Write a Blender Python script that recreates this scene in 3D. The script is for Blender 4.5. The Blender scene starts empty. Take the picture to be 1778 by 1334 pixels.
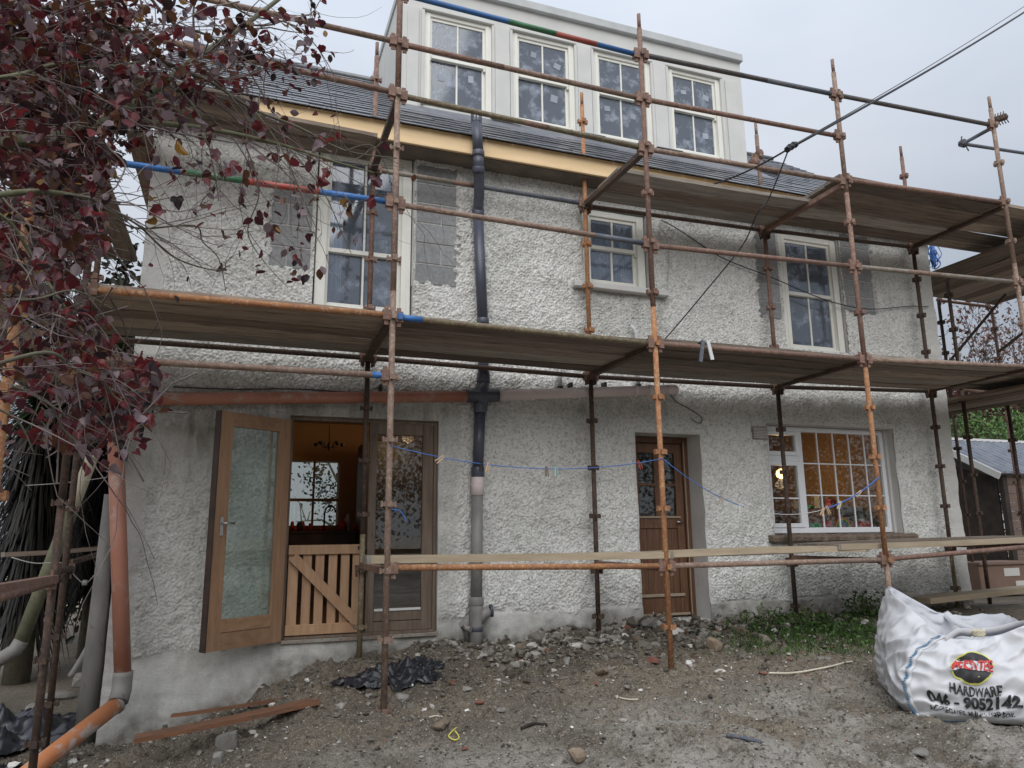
import bpy, bmesh, math, random
import numpy as np
from mathutils import Vector, Matrix
from mathutils import noise as mnoise
rnd = random.Random(7)
NR = np.random.default_rng(11)
R = math.radians
scene = bpy.context.scene
COL = scene.collection

# ------------------------------------------------------------------ camera
# world: x along the house front, y into the house (front wall is y = 0), z up, camera eye height z = 0
CAM = Vector((0.0, -7.0, 0.0))
F_PX, CXP, CYP = 1278.5, 889.0, 667.0
yw, pt, rl = R(20.13), R(11.42), R(-0.586)
FW = Vector((math.sin(yw) * math.cos(pt), math.cos(yw) * math.cos(pt), math.sin(pt)))
RT = Vector((math.cos(yw), -math.sin(yw), 0))
UP = RT.cross(FW)
RT, UP = math.cos(rl) * RT + math.sin(rl) * UP, -math.sin(rl) * RT + math.cos(rl) * UP
cam_d = bpy.data.cameras.new('camera')
cam_d.sensor_fit = 'HORIZONTAL'
cam_d.sensor_width = 36
cam_d.lens = 36 * F_PX / 1778
cam_d.clip_start = 0.05
cam_d.clip_end = 2000
cam = bpy.data.objects.new('camera', cam_d)
COL.objects.link(cam)
m3 = Matrix((RT, UP, -FW)).transposed()
cam.matrix_world = Matrix.Translation(CAM) @ m3.to_4x4()
scene.camera = cam

def ray(u, v):
    return FW + RT * ((u - CXP) / F_PX) - UP * ((v - CYP) / F_PX)
def atY(u, v, Y):
    d = ray(u, v); return CAM + d * ((Y - CAM.y) / d.y)
def atZ(u, v, Z):
    d = ray(u, v); return CAM + d * ((Z - CAM.z) / d.z)
def atD(u, v, D):
    return CAM + ray(u, v) * D
def proj(P):
    d = Vector(P) - CAM; z = d.dot(FW)
    return CXP + F_PX * d.dot(RT) / z, CYP - F_PX * d.dot(UP) / z

# ------------------------------------------------------------------ world and sun (overcast)
world = bpy.data.worlds.new('World')
scene.world = world
world.use_nodes = True
wn, wl = world.node_tree.nodes, world.node_tree.links
wn.clear()
SUN_EL, SUN_ROT = R(48), R(150)
sky = wn.new('ShaderNodeTexSky'); sky.sky_type = 'NISHITA'; sky.sun_disc = False
sky.sun_elevation = SUN_EL; sky.sun_rotation = SUN_ROT
tc = wn.new('ShaderNodeTexCoord')
mp = wn.new('ShaderNodeMapping'); mp.inputs['Scale'].default_value = (1, 1, 2.4)
nz = wn.new('ShaderNodeTexNoise'); nz.inputs['Scale'].default_value = 1.6; nz.inputs['Detail'].default_value = 4; nz.inputs['Roughness'].default_value = .5
rp = wn.new('ShaderNodeValToRGB')
rp.color_ramp.elements[0].position = .3; rp.color_ramp.elements[0].color = (1.95, 2.16, 2.5, 1)
rp.color_ramp.elements[1].position = .72; rp.color_ramp.elements[1].color = (2.8, 2.95, 3.2, 1)
mx = wn.new('ShaderNodeMix'); mx.data_type = 'RGBA'; mx.inputs[0].default_value = .96
bg = wn.new('ShaderNodeBackground'); bg.inputs['Strength'].default_value = .1
wo = wn.new('ShaderNodeOutputWorld')
wl.new(tc.outputs['Generated'], mp.inputs['Vector']); wl.new(mp.outputs[0], nz.inputs['Vector'])
wl.new(nz.outputs['Fac'], rp.inputs[0]); wl.new(sky.outputs[0], mx.inputs[6]); wl.new(rp.outputs[0], mx.inputs[7])
sxyz = wn.new('ShaderNodeSeparateXYZ'); wl.new(tc.outputs['Generated'], sxyz.inputs[0])
zr = wn.new('ShaderNodeMapRange'); zr.inputs[1].default_value = .15; zr.inputs[2].default_value = 1; zr.inputs[3].default_value = 1; zr.inputs[4].default_value = 3.0; wl.new(sxyz.outputs[2], zr.inputs[0])
vm_ = wn.new('ShaderNodeVectorMath'); vm_.operation = 'SCALE'; wl.new(mx.outputs[2], vm_.inputs[0]); wl.new(zr.outputs[0], vm_.inputs['Scale'])
wl.new(vm_.outputs[0], bg.inputs['Color']); wl.new(bg.outputs[0], wo.inputs[0])

sun_d = bpy.data.lights.new('sun', 'SUN'); sun_d.energy = 1.5; sun_d.angle = R(60); sun_d.color = (1, .98, .955)
sun = bpy.data.objects.new('sun', sun_d); COL.objects.link(sun)
# sun stands behind and to the left of the camera, high
sd = Vector((-.28, -.70, .66)).normalized()
sun.rotation_euler = sd.to_track_quat('Z', 'Y').to_euler()
sky.sun_elevation = math.asin(sd.z); sky.sun_rotation = math.atan2(sd.x, sd.y)

scene.view_settings.view_transform = 'Standard'
scene.view_settings.look = 'None'
scene.view_settings.exposure = 0.68
scene.view_settings.gamma = 1
scene.view_settings.use_curve_mapping = False

# ------------------------------------------------------------------ materials
def srgb(*c):
    return tuple(((x / 255) / 12.92 if x / 255 <= .04045 else ((x / 255 + .055) / 1.055) ** 2.4) for x in c)
MATS = {}
def mat(name, c1, c2=None, c3=None, scale=8, stretch=(1, 1, 1), rough=.8, metal=0, bump=0, bscale=60, bstretch=None, bdist=.004,
        lo=.35, hi=.65, jitter=0, spec=.5, detail=5, p3=(.62, .72), s3=None, coord='Object', emit=None, estr=0):
    m = bpy.data.materials.new(name); m.use_nodes = True
    n, l = m.node_tree.nodes, m.node_tree.links
    b = n['Principled BSDF']
    b.inputs['Roughness'].default_value = rough; b.inputs['Metallic'].default_value = metal
    b.inputs['Specular IOR Level'].default_value = spec
    col = None
    tcn = n.new('ShaderNodeTexCoord')
    mpn = n.new('ShaderNodeMapping'); mpn.inputs['Scale'].default_value = stretch
    l.new(tcn.outputs[coord], mpn.inputs['Vector'])
    oi = n.new('ShaderNodeObjectInfo')
    ad = n.new('ShaderNodeVectorMath'); ad.operation = 'ADD'
    cm = n.new('ShaderNodeVectorMath'); cm.operation = 'SCALE'; cm.inputs['Scale'].default_value = 17.3
    cb = n.new('ShaderNodeCombineXYZ')
    for i in range(3): l.new(oi.outputs['Random'], cb.inputs[i])
    l.new(cb.outputs[0], cm.inputs[0]); l.new(mpn.outputs[0], ad.inputs[0]); l.new(cm.outputs[0], ad.inputs[1])
    vec = ad.outputs[0]
    def noise(sc, det=5, r=.6):
        t = n.new('ShaderNodeTexNoise'); t.inputs['Scale'].default_value = sc; t.inputs['Detail'].default_value = det; t.inputs['Roughness'].default_value = r
        l.new(vec, t.inputs['Vector']); return t.outputs['Fac']
    def maprange(x, a, c):
        t = n.new('ShaderNodeMapRange'); t.inputs[1].default_value = a; t.inputs[2].default_value = c; t.clamp = True
        l.new(x, t.inputs[0]); return t.outputs[0]
    def mix(f, a, bb):
        t = n.new('ShaderNodeMix'); t.data_type = 'RGBA'
        l.new(f, t.inputs[0])
        for x, k in ((a, 6), (bb, 7)):
            if isinstance(x, tuple): t.inputs[k].default_value = (*x[:3], 1)
            else: l.new(x, t.inputs[k])
        return t.outputs[2]
    if c2 is not None:
        col = mix(maprange(noise(scale, detail), lo, hi), c1, c2)
    if c3 is not None:
        col = mix(maprange(noise(s3 or scale * 2.7, 6, .65), *p3), col if col is not None else c1, c3)
    if jitter:
        hs = n.new('ShaderNodeHueSaturation')
        mr = n.new('ShaderNodeMapRange'); mr.inputs[3].default_value = 1 - jitter; mr.inputs[4].default_value = 1 + jitter
        l.new(oi.outputs['Random'], mr.inputs[0]); l.new(mr.outputs[0], hs.inputs['Value'])
        if col is None: hs.inputs['Color'].default_value = (*c1, 1)
        else: l.new(col, hs.inputs['Color'])
        col = hs.outputs[0]
    if col is None: b.inputs['Base Color'].default_value = (*c1, 1)
    else: l.new(col, b.inputs['Base Color'])
    if bump:
        bp = n.new('ShaderNodeBump'); bp.inputs['Strength'].default_value = bump; bp.inputs['Distance'].default_value = bdist
        t = n.new('ShaderNodeTexNoise'); t.inputs['Scale'].default_value = bscale; t.inputs['Detail'].default_value = 5; t.inputs['Roughness'].default_value = .65
        if bstretch:
            m2 = n.new('ShaderNodeMapping'); m2.inputs['Scale'].default_value = bstretch
            l.new(tcn.outputs[coord], m2.inputs['Vector']); l.new(m2.outputs[0], t.inputs['Vector'])
        else: l.new(vec, t.inputs['Vector'])
        l.new(t.outputs['Fac'], bp.inputs['Height']); l.new(bp.outputs[0], b.inputs['Normal'])
    if emit is not None:
        b.inputs['Emission Color'].default_value = (*emit, 1); b.inputs['Emission Strength'].default_value = estr
    MATS[name] = m
    return m

def glass(name, tint=(.85, .9, .88), base=.06, ior=1.7, film=0, film_col=(.5, .5, .48), rough=.02):
    m = bpy.data.materials.new(name); m.use_nodes = True
    n, l = m.node_tree.nodes, m.node_tree.links
    n.clear()
    o = n.new('ShaderNodeOutputMaterial')
    tr = n.new('ShaderNodeBsdfTransparent'); tr.inputs[0].default_value = (*tint, 1)
    gl = n.new('ShaderNodeBsdfGlossy'); gl.inputs['Roughness'].default_value = rough; gl.inputs['Color'].default_value = (1, 1, 1, 1)
    lw_ = n.new('ShaderNodeLayerWeight'); lw_.inputs['Blend'].default_value = .5
    pw = n.new('ShaderNodeMath'); pw.operation = 'POWER'; pw.inputs[1].default_value = 4; l.new(lw_.outputs['Facing'], pw.inputs[0])
    f0 = ((ior - 1) / (ior + 1)) ** 2 + base * .5
    ad = n.new('ShaderNodeMapRange'); ad.inputs[3].default_value = f0; ad.inputs[4].default_value = 1; l.new(pw.outputs[0], ad.inputs[0])
    tcn = n.new('ShaderNodeTexCoord'); nb = n.new('ShaderNodeTexNoise'); nb.inputs['Scale'].default_value = 1.6
    bp = n.new('ShaderNodeBump'); bp.inputs['Strength'].default_value = .035; bp.inputs['Distance'].default_value = .02
    l.new(tcn.outputs['Object'], nb.inputs['Vector']); l.new(nb.outputs['Fac'], bp.inputs['Height']); l.new(bp.outputs[0], gl.inputs['Normal'])
    mxs = n.new('ShaderNodeMixShader'); l.new(ad.outputs[0], mxs.inputs[0]); l.new(tr.outputs[0], mxs.inputs[1]); l.new(gl.outputs[0], mxs.inputs[2])
    out = mxs.outputs[0]
    if film:
        df = n.new('ShaderNodeBsdfDiffuse'); df.inputs[0].default_value = (*film_col, 1)
        t = n.new('ShaderNodeTexNoise'); t.inputs['Scale'].default_value = 5; t.inputs['Detail'].default_value = 8; t.inputs['Roughness'].default_value = .68
        l.new(tcn.outputs['Object'], t.inputs['Vector'])
        mr = n.new('ShaderNodeMapRange'); mr.inputs[1].default_value = .5; mr.inputs[2].default_value = .8; mr.inputs[3].default_value = film * .25; mr.inputs[4].default_value = film * 1.6
        l.new(t.outputs['Fac'], mr.inputs[0])
        mx2 = n.new('ShaderNodeMixShader'); l.new(mr.outputs[0], mx2.inputs[0]); l.new(out, mx2.inputs[1]); l.new(df.outputs[0], mx2.inputs[2]); out = mx2.outputs[0]
    l.new(out, o.inputs[0])
    MATS[name] = m
    return m

mat('roughcast', (.68, .68, .655), (.75, .75, .725), (.40, .40, .365), scale=1.3, s3=5, p3=(.58, .78), bump=1, bscale=70, bdist=.008, rough=.95, spec=.2)
mat('smooth_render', (.50, .50, .485), (.60, .595, .575), (.22, .21, .19), scale=2.2, s3=6, p3=(.6, .85), bump=.5, bscale=40, rough=.92, spec=.2)
mat('dormer_render', (.56, .57, .55), (.62, .62, .60), scale=3, bump=.15, bscale=50, rough=.9, spec=.2)
mat('damp_render', (.20, .195, .17), (.33, .325, .29), (.10, .10, .085), scale=3.5, stretch=(2.5, 2.5, .7), s3=9, bump=.6, bscale=60, rough=.9)
mat('concrete_block', (.22, .225, .23), (.32, .325, .33), (.12, .12, .12), scale=30, s3=160, bump=1, bscale=160, rough=.95, jitter=.12, bdist=.006)
mat('mortar', (.46, .45, .43), (.55, .54, .51), scale=30, bump=.6, bscale=120, rough=.95)
mat('window_frame', (.72, .72, .66), (.78, .77, .71), scale=5, rough=.45)
mat('upvc', (.78, .80, .83), (.72, .74, .77), scale=4, rough=.35)
mat('copper_fascia', srgb(226, 196, 150), srgb(236, 208, 165), srgb(150, 115, 75), scale=3, stretch=(.6, 1, 4), s3=45, p3=(.72, .78), rough=.6, bump=.1, bscale=30)
mat('soffit', (.12, .10, .08), (.2, .17, .13), scale=4, rough=.8)
mat('slate', (.075, .08, .092), (.115, .12, .135), (.18, .18, .19), scale=14, s3=50, p3=(.66, .8), rough=.3, spec=.9, bump=.35, bscale=70, jitter=.3)
mat('lead', (.14, .145, .165), (.2, .205, .225), scale=5, rough=.5, metal=.2, bump=.4, bscale=9, bdist=.01)
mat('coping', (.42, .44, .44), (.50, .52, .52), scale=4, rough=.6)
mat('black_pvc', (.055, .062, .088), (.085, .09, .12), (.22, .21, .2), scale=6, s3=16, p3=(.66, .8), rough=.38, stretch=(1, 1, .4))
mat('orange_pvc', (.52, .19, .075), (.58, .24, .11), (.55, .47, .42), scale=3, s3=5, p3=(.5, .6), rough=.5)
mat('grey_pvc', (.19, .185, .175), (.27, .26, .245), (.10, .095, .085), scale=6, stretch=(1, 1, .4), rough=.6)
mat('pink_pvc', (.66, .56, .55), (.72, .64, .63), (.42, .34, .32), scale=5, rough=.55, stretch=(.4, 1, 1))
mat('terracotta_pvc', (.38, .155, .10), (.44, .20, .14), (.46, .34, .29), scale=3, s3=7, p3=(.55, .68), rough=.5)
mat('white_pvc', (.62, .63, .64), (.5, .5, .5), scale=8, rough=.5)
def rust(name, a, b, c, r=.75): mat(name, a, b, c, scale=9, s3=38, p3=(.5, .68), rough=r, bump=.8, bscale=90, bdist=.004, jitter=.12, stretch=(1, 1, 1))
mat('board_grey', (.27, .24, .21), (.38, .34, .29), (.12, .10, .085), scale=4, stretch=(.35, 5, 5), s3=9, p3=(.5, .7), rough=.85, bump=.5, bscale=18, bstretch=(.6, 12, 12), jitter=.25)
mat('board_dark', (.13, .095, .072), (.21, .16, .125), (.05, .038, .03), scale=4, stretch=(.35, 5, 5), s3=9, p3=(.5, .7), rough=.85, bump=.5, bscale=18, bstretch=(.6, 12, 12), jitter=.25)
rust('rust_orange', (.36, .16, .06), (.25, .11, .055), (.44, .30, .19))
rust('rust_brown', (.15, .082, .062), (.21, .125, .095), (.30, .21, .16))
rust('rust_tan', (.25, .175, .135), (.17, .105, .08), (.36, .28, .21))
rust('rust_dark', (.045, .034, .028), (.085, .052, .038), (.16, .09, .06))
rust('steel_grey', (.27, .26, .23), (.20, .165, .13), (.16, .075, .045), .6)
rust('steel_olive', (.17, .15, .085), (.13, .09, .055), (.3, .24, .16), .6)
rust('steel_blue', (.10, .12, .155), (.07, .085, .11), (.2, .16, .13), .6)
rust('steel_black', (.05, .055, .06), (.085, .08, .08), (.17, .10, .07), .6)
rust('paint_blue', (.02, .12, .36), (.03, .15, .42), (.09, .13, .2), .5)
rust('paint_green', (.02, .12, .05), (.03, .16, .07), (.14, .12, .08), .5)
rust('paint_red', (.34, .045, .03), (.28, .06, .04), (.25, .13, .09), .5)
mat('board_wood', (.21, .165, .13), (.36, .295, .235), (.08, .062, .05), scale=4, stretch=(.35, 5, 5), s3=9, p3=(.5, .7), rough=.85, bump=.5, bscale=18, bstretch=(.6, 12, 12), jitter=.5)
mat('board_pale', (.30, .24, .165), (.38, .31, .22), (.14, .11, .08), scale=5, stretch=(.5, 5, 5), s3=9, p3=(.6, .8), rough=.85, bump=.5, bscale=18, bstretch=(.6, 12, 12), jitter=.15)
mat('door_oak', (.235, .13, .07), (.32, .195, .115), (.11, .065, .038), scale=4, stretch=(6, 6, .5), s3=8, p3=(.55, .75), rough=.6, bump=.4, bscale=20, bstretch=(14, 14, .8), jitter=.08)
mat('door_oak_h', (.235, .13, .07), (.32, .195, .115), (.11, .065, .038), scale=4, stretch=(.5, 6, 6), s3=8, p3=(.55, .75), rough=.6, bump=.4, bscale=20, bstretch=(.8, 14, 14), jitter=.08)
mat('door_grey', (.115, .082, .06), (.19, .145, .11), (.05, .038, .03), scale=4, stretch=(6, 6, .5), s3=10, rough=.8, bump=.5, bscale=20, bstretch=(14, 14, .8), jitter=.1)
mat('gate_pine', (.33, .19, .105), (.41, .26, .155), (.18, .10, .06), scale=5, stretch=(5, 5, .6), s3=12, p3=(.62, .8), rough=.6, bump=.3, bscale=20, bstretch=(14, 14, 1), jitter=.12)
mat('door_brown', (.085, .038, .02), (.15, .07, .035), (.24, .16, .10), scale=5, stretch=(7, 7, .5), s3=14, p3=(.58, .72), rough=.55, bump=.5, bscale=24, bstretch=(16, 16, .8))
mat('inner_orange', (.42, .25, .13), (.47, .285, .15), scale=2, rough=.8)
mat('inner_grey', (.14, .15, .17), (.2, .21, .23), scale=2, rough=.9)
mat('inner_floor', (.10, .05, .025), (.15, .08, .04), scale=3, rough=.5)
mat('inner_dark', (.03, .02, .015), (.06, .035, .025), scale=6, rough=.5)
mat('iron', (.02, .02, .02), rough=.5)
mat('chrome', (.5, .5, .5), rough=.25, metal=1)
mat('curtain', (.62, .65, .70), (.5, .53, .58), scale=3, stretch=(9, 9, .5), rough=.9)
mat('sticker', (.30, .34, .40), rough=.7, jitter=.15)
mat('soil', (.085, .068, .05), (.15, .125, .10), (.26, .24, .215), scale=1.1, s3=2.3, p3=(.5, .72), rough=.85, bump=1, bscale=48, bdist=.03, coord='Object')
mat('stone_grey', (.19, .178, .16), (.28, .265, .24), (.11, .10, .085), scale=9, s3=30, rough=.9, bump=.6, bscale=50, jitter=.25)
mat('stone_pale', (.50, .48, .44), (.6, .58, .54), (.3, .28, .24), scale=12, rough=.9, bump=.4, bscale=60, jitter=.1)
mat('stone_brown', (.16, .12, .085), (.24, .19, .14), scale=9, rough=.9, bump=.6, bscale=50, jitter=.2)
mat('brick_red', (.17, .07, .05), (.23, .10, .075), scale=12, rough=.9, bump=.5, bscale=60)
mat('old_plank', (.22, .095, .045), (.13, .065, .038), (.07, .05, .038), scale=5, stretch=(.6, 4, 4), s3=14, p3=(.5, .7), rough=.85, bump=.7, bscale=20, bstretch=(1, 10, 10))
mat('rubber_sheet', (.012, .013, .018), (.022, .024, .03), scale=6, rough=.32, spec=.6)
mat('bag_white', (.60, .61, .635), (.55, .56, .58), (.44, .43, .40), scale=3, s3=6, p3=(.62, .85), rough=.55, bump=.3, bscale=260, bdist=.002)
mat('bag_inner', (.40, .42, .46), (.5, .5, .52), scale=3, rough=.7)
mat('print_black', (.02, .02, .022), rough=.6)
mat('print_red', (.50, .04, .035), rough=.6)
mat('print_yellow', (.62, .60, .12), rough=.6)
mat('seam_blue', (.10, .26, .45), rough=.7)
mat('strap_cream', (.62, .58, .47), (.5, .46, .34), scale=10, rough=.8)
mat('bark', (.085, .075, .055), (.13, .125, .085), (.05, .045, .04), scale=14, rough=.9, bump=.7, bscale=50)
mat('bark_moss', (.12, .125, .07), (.17, .17, .11), (.06, .06, .045), scale=14, rough=.9, bump=.7, bscale=50)
mat('twig', (.08, .06, .055), (.20, .165, .15), scale=6, rough=.8)
mat('bare_tree', (.075, .065, .06), (.12, .105, .095), scale=4, rough=.9)
mat('palm_green', (.03, .055, .025), (.05, .085, .035), scale=4, rough=.55)
mat('palm_dead', (.028, .025, .018), (.055, .045, .03), scale=4, rough=.9)
mat('dark_or_shaded_wood', (.022, .017, .013), (.045, .034, .026), scale=6, rough=.9)
mat('shed_board', (.12, .082, .065), (.17, .12, .098), (.10, .06, .05), scale=4, stretch=(.5, 4, 4), rough=.8, jitter=.12, bump=.3, bscale=30)
mat('shed_roof', (.13, .145, .175), (.20, .215, .245), scale=5, rough=.4, metal=.3)
mat('white_paint', (.6, .6, .58), rough=.6)
mat('cardboard', (.19, .12, .09), (.23, .15, .115), scale=4, rough=.8)
mat('paper', (.6, .58, .55), rough=.8)
mat('blue_rope', (.04, .14, .42), rough=.6)
mat('green_rope', (.3, .45, .42), rough=.7)
mat('yellow_rope', (.62, .55, .12), rough=.6)
mat('cable_black', (.015, .016, .02), rough=.5)
mat('cable_white', (.45, .45, .43), rough=.5)
mat('peg_wood', (.55, .38, .24), rough=.7)
mat('lamp_glow', (1, .6, .2), emit=(1, .55, .16), estr=6)
mat('toy_red', (.5, .04, .03), rough=.5); mat('toy_blue', (.03, .12, .5), rough=.5); mat('toy_green', (.04, .35, .1), rough=.5); mat('toy_yellow', (.7, .5, .04), rough=.5)
mat('far_green', (.03, .045, .02), (.06, .07, .03), scale=.6, rough=.9)
glass('glass_upper', tint=(.72, .78, .85), base=.05, ior=1.55, film=.55, film_col=(.42, .47, .56), rough=.05)
glass('glass_dormer', tint=(.45, .52, .6), base=.05, ior=1.6, film=.65, film_col=(.44, .49, .57), rough=.06)
glass('glass_door', tint=(.84, .89, .86), base=.06, ior=1.5, film=.22, film_col=(.40, .45, .43))
glass('glass_lower', tint=(.82, .84, .82), base=.10, ior=1.5)

def attr_mat(name, rough=.6, trans=0, spec=.4, bump=0):
    m = bpy.data.materials.new(name); m.use_nodes = True
    n, l = m.node_tree.nodes, m.node_tree.links
    b = n['Principled BSDF']; b.inputs['Roughness'].default_value = rough; b.inputs['Specular IOR Level'].default_value = spec
    a = n.new('ShaderNodeAttribute'); a.attribute_name = 'tone'
    l.new(a.outputs['Color'], b.inputs['Base Color'])
    if trans:
        t = n.new('ShaderNodeBsdfTranslucent'); l.new(a.outputs['Color'], t.inputs[0])
        x = n.new('ShaderNodeMixShader'); x.inputs[0].default_value = trans
        l.new(b.outputs[0], x.inputs[1]); l.new(t.outputs[0], x.inputs[2]); l.new(x.outputs[0], n['Material Output'].inputs[0])
    MATS[name] = m
attr_mat('leaf_tones', .42, .4)
attr_mat('green_tones', .5, .25)
attr_mat('stone_tones', .9)
M = MATS

# ------------------------------------------------------------------ object helpers
def link(o, parent=None):
    COL.objects.link(o)
    if parent is not None: o.parent = parent
    return o
def tag(o, label=None, cat=None, group=None, kind=None):
    if label: o['label'] = label
    if cat: o['category'] = cat
    if group: o['group'] = group
    if kind: o['kind'] = kind
    return o
def empty(name, label, cat, loc=(0, 0, 0), group=None):
    o = bpy.data.objects.new(name, None); o.empty_display_size = .1; o.location = loc
    link(o); return tag(o, label, cat, group)

class MB:
    """collects geometry in world coordinates"""
    def __init__(s): s.v = []; s.f = []; s.sm = []
    def add(s, v, f, smooth=False):
        k = len(s.v); s.v += [tuple(p) for p in v]; s.f += [tuple(i + k for i in q) for q in f]; s.sm += [smooth] * len(f); return s
    def box(s, x0, x1, y0, y1, z0, z1, ch=0):
        if x0 > x1: x0, x1 = x1, x0
        if y0 > y1: y0, y1 = y1, y0
        if z0 > z1: z0, z1 = z1, z0
        if ch:
            c = min(ch, (x1 - x0) * .45, (y1 - y0) * .45, (z1 - z0) * .45)
            bm = bmesh.new(); bmesh.ops.create_cube(bm, size=1)
            for p in bm.verts: p.co = Vector(((x0 + x1) / 2 + p.co.x * (x1 - x0), (y0 + y1) / 2 + p.co.y * (y1 - y0), (z0 + z1) / 2 + p.co.z * (z1 - z0)))
            bmesh.ops.bevel(bm, geom=bm.edges[:], offset=c, segments=1, affect='EDGES')
            bm.verts.index_update()
            s.add([p.co[:] for p in bm.verts], [[q.index for q in f.verts] for f in bm.faces]); bm.free(); return s
        v = [(x0, y0, z0), (x1, y0, z0), (x1, y1, z0), (x0, y1, z0), (x0, y0, z1), (x1, y0, z1), (x1, y1, z1), (x0, y1, z1)]
        return s.add(v, [(3, 2, 1, 0), (4, 5, 6, 7), (0, 1, 5, 4), (1, 2, 6, 5), (2, 3, 7, 6), (3, 0, 4, 7)])
    def beam(s, a, b, w, h, up=(0, 0, 1), ch=0):
        a, b = Vector(a), Vector(b); d = (b - a).normalized(); u = Vector(up)
        r = d.cross(u)
        if r.length < 1e-4: r = d.cross(Vector((0, 1, 0)))
        r.normalize(); u = r.cross(d)
        v = []
        for p in (a, b):
            for i, j in ((-1, -1), (1, -1), (1, 1), (-1, 1)): v.append(p + r * (i * w / 2) + u * (j * h / 2))
        return s.add(v, [(0, 1, 2, 3)[::-1], (4, 5, 6, 7), (0, 1, 5, 4), (1, 2, 6, 5), (2, 3, 7, 6), (3, 0, 4, 7)][::1])
    def tube(s, pts, r, n=12, cap=True):
        pts = [Vector(p) for p in pts]
        rr = r if isinstance(r, (list, tuple)) else [r] * len(pts)
        v, f = [], []
        d0 = (pts[1] - pts[0]).normalized()
        ref = Vector((0, 0, 1)) if abs(d0.z) < .9 else Vector((1, 0, 0))
        x = d0.cross(ref).normalized()
        for i, p in enumerate(pts):
            if i == 0: d = d0
            elif i == len(pts) - 1: d = (pts[i] - pts[i - 1]).normalized()
            else: d = ((pts[i + 1] - pts[i]).normalized() + (pts[i] - pts[i - 1]).normalized()).normalized()
            x = (x - d * x.dot(d)).normalized(); y = d.cross(x)
            for k in range(n):
                a = 2 * math.pi * k / n
                v.append(p + (x * math.cos(a) + y * math.sin(a)) * rr[i])
        for i in range(len(pts) - 1):
            for k in range(n):
                f.append((i * n + k, i * n + (k + 1) % n, (i + 1) * n + (k + 1) % n, (i + 1) * n + k))
        s.add(v, f, True)
        if cap:
            k = len(s.v) - len(v)
            s.f.append(tuple(k + j for j in range(n))[::-1]); s.sm.append(False)
            s.f.append(tuple(k + len(v) - n + j for j in range(n))); s.sm.append(False)
        return s
    def build(s, name, material, parent=None, kind=None, label=None):
        me = bpy.data.meshes.new(name); me.from_pydata([tuple(p) for p in s.v], [], s.f); me.update()
        me.polygons.foreach_set('use_smooth', s.sm)
        bm = bmesh.new(); bm.from_mesh(me); bmesh.ops.recalc_face_normals(bm, faces=bm.faces[:]); bm.to_mesh(me); bm.free()
        me.materials.append(M[material] if isinstance(material, str) else material)
        o = bpy.data.objects.new(name, me); link(o, parent)
        if parent is not None:
            o.matrix_parent_inverse = Matrix.Identity(4)
            off = world_off(parent)
            if off.length > 1e-6: o.location = -off
        if kind: o['kind'] = kind
        if label: o['label'] = label
        return o
def world_off(p):
    t = Vector((0, 0, 0))
    while p is not None: t += p.location; p = p.parent
    return t

def np_mesh(name, V, Fq, material, parent=None, smooth=False, tone=None, kind=None):
    """V (n,3) array, Fq (m,k) array of equal-sized faces"""
    me = bpy.data.meshes.new(name)
    V = np.asarray(V, np.float32); Fq = np.asarray(Fq, np.int32)
    if parent is not None:
        off = world_off(parent); V = V - np.array(off, np.float32)
    me.vertices.add(len(V)); me.vertices.foreach_set('co', V.ravel())
    k = Fq.shape[1]
    me.loops.add(Fq.size); me.loops.foreach_set('vertex_index', Fq.ravel())
    me.polygons.add(len(Fq)); me.polygons.foreach_set('loop_start', np.arange(0, Fq.size, k, dtype=np.int32))
    me.polygons.foreach_set('use_smooth', np.full(len(Fq), smooth))
    me.update(calc_edges=True)
    if tone is not None:
        a = me.color_attributes.new('tone', 'FLOAT_COLOR', 'POINT')
        c = np.ones((len(V), 4), np.float32); c[:, :3] = tone; a.data.foreach_set('color', c.ravel())
    me.materials.append(M[material])
    o = bpy.data.objects.new(name, me); link(o, parent)
    if kind: o['kind'] = kind
    return o

def bandnoise(h, w, step, lam_lo, lam_hi, seed):
    """numpy band-limited noise, unit std"""
    g = np.random.default_rng(seed)
    a = g.standard_normal((h, w)); A = np.fft.rfft2(a)
    ky = np.fft.fftfreq(h, step)[:, None]; kx = np.fft.rfftfreq(w, step)[None]
    k = np.sqrt(kx ** 2 + ky ** 2) + 1e-9; lam = 1 / k
    A *= np.exp(-((np.log(lam) - (math.log(lam_lo) + math.log(lam_hi)) / 2) / (math.log(lam_hi / lam_lo) / 2)) ** 2)
    o = np.fft.irfft2(A, s=(h, w)); return o / o.std()

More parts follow.
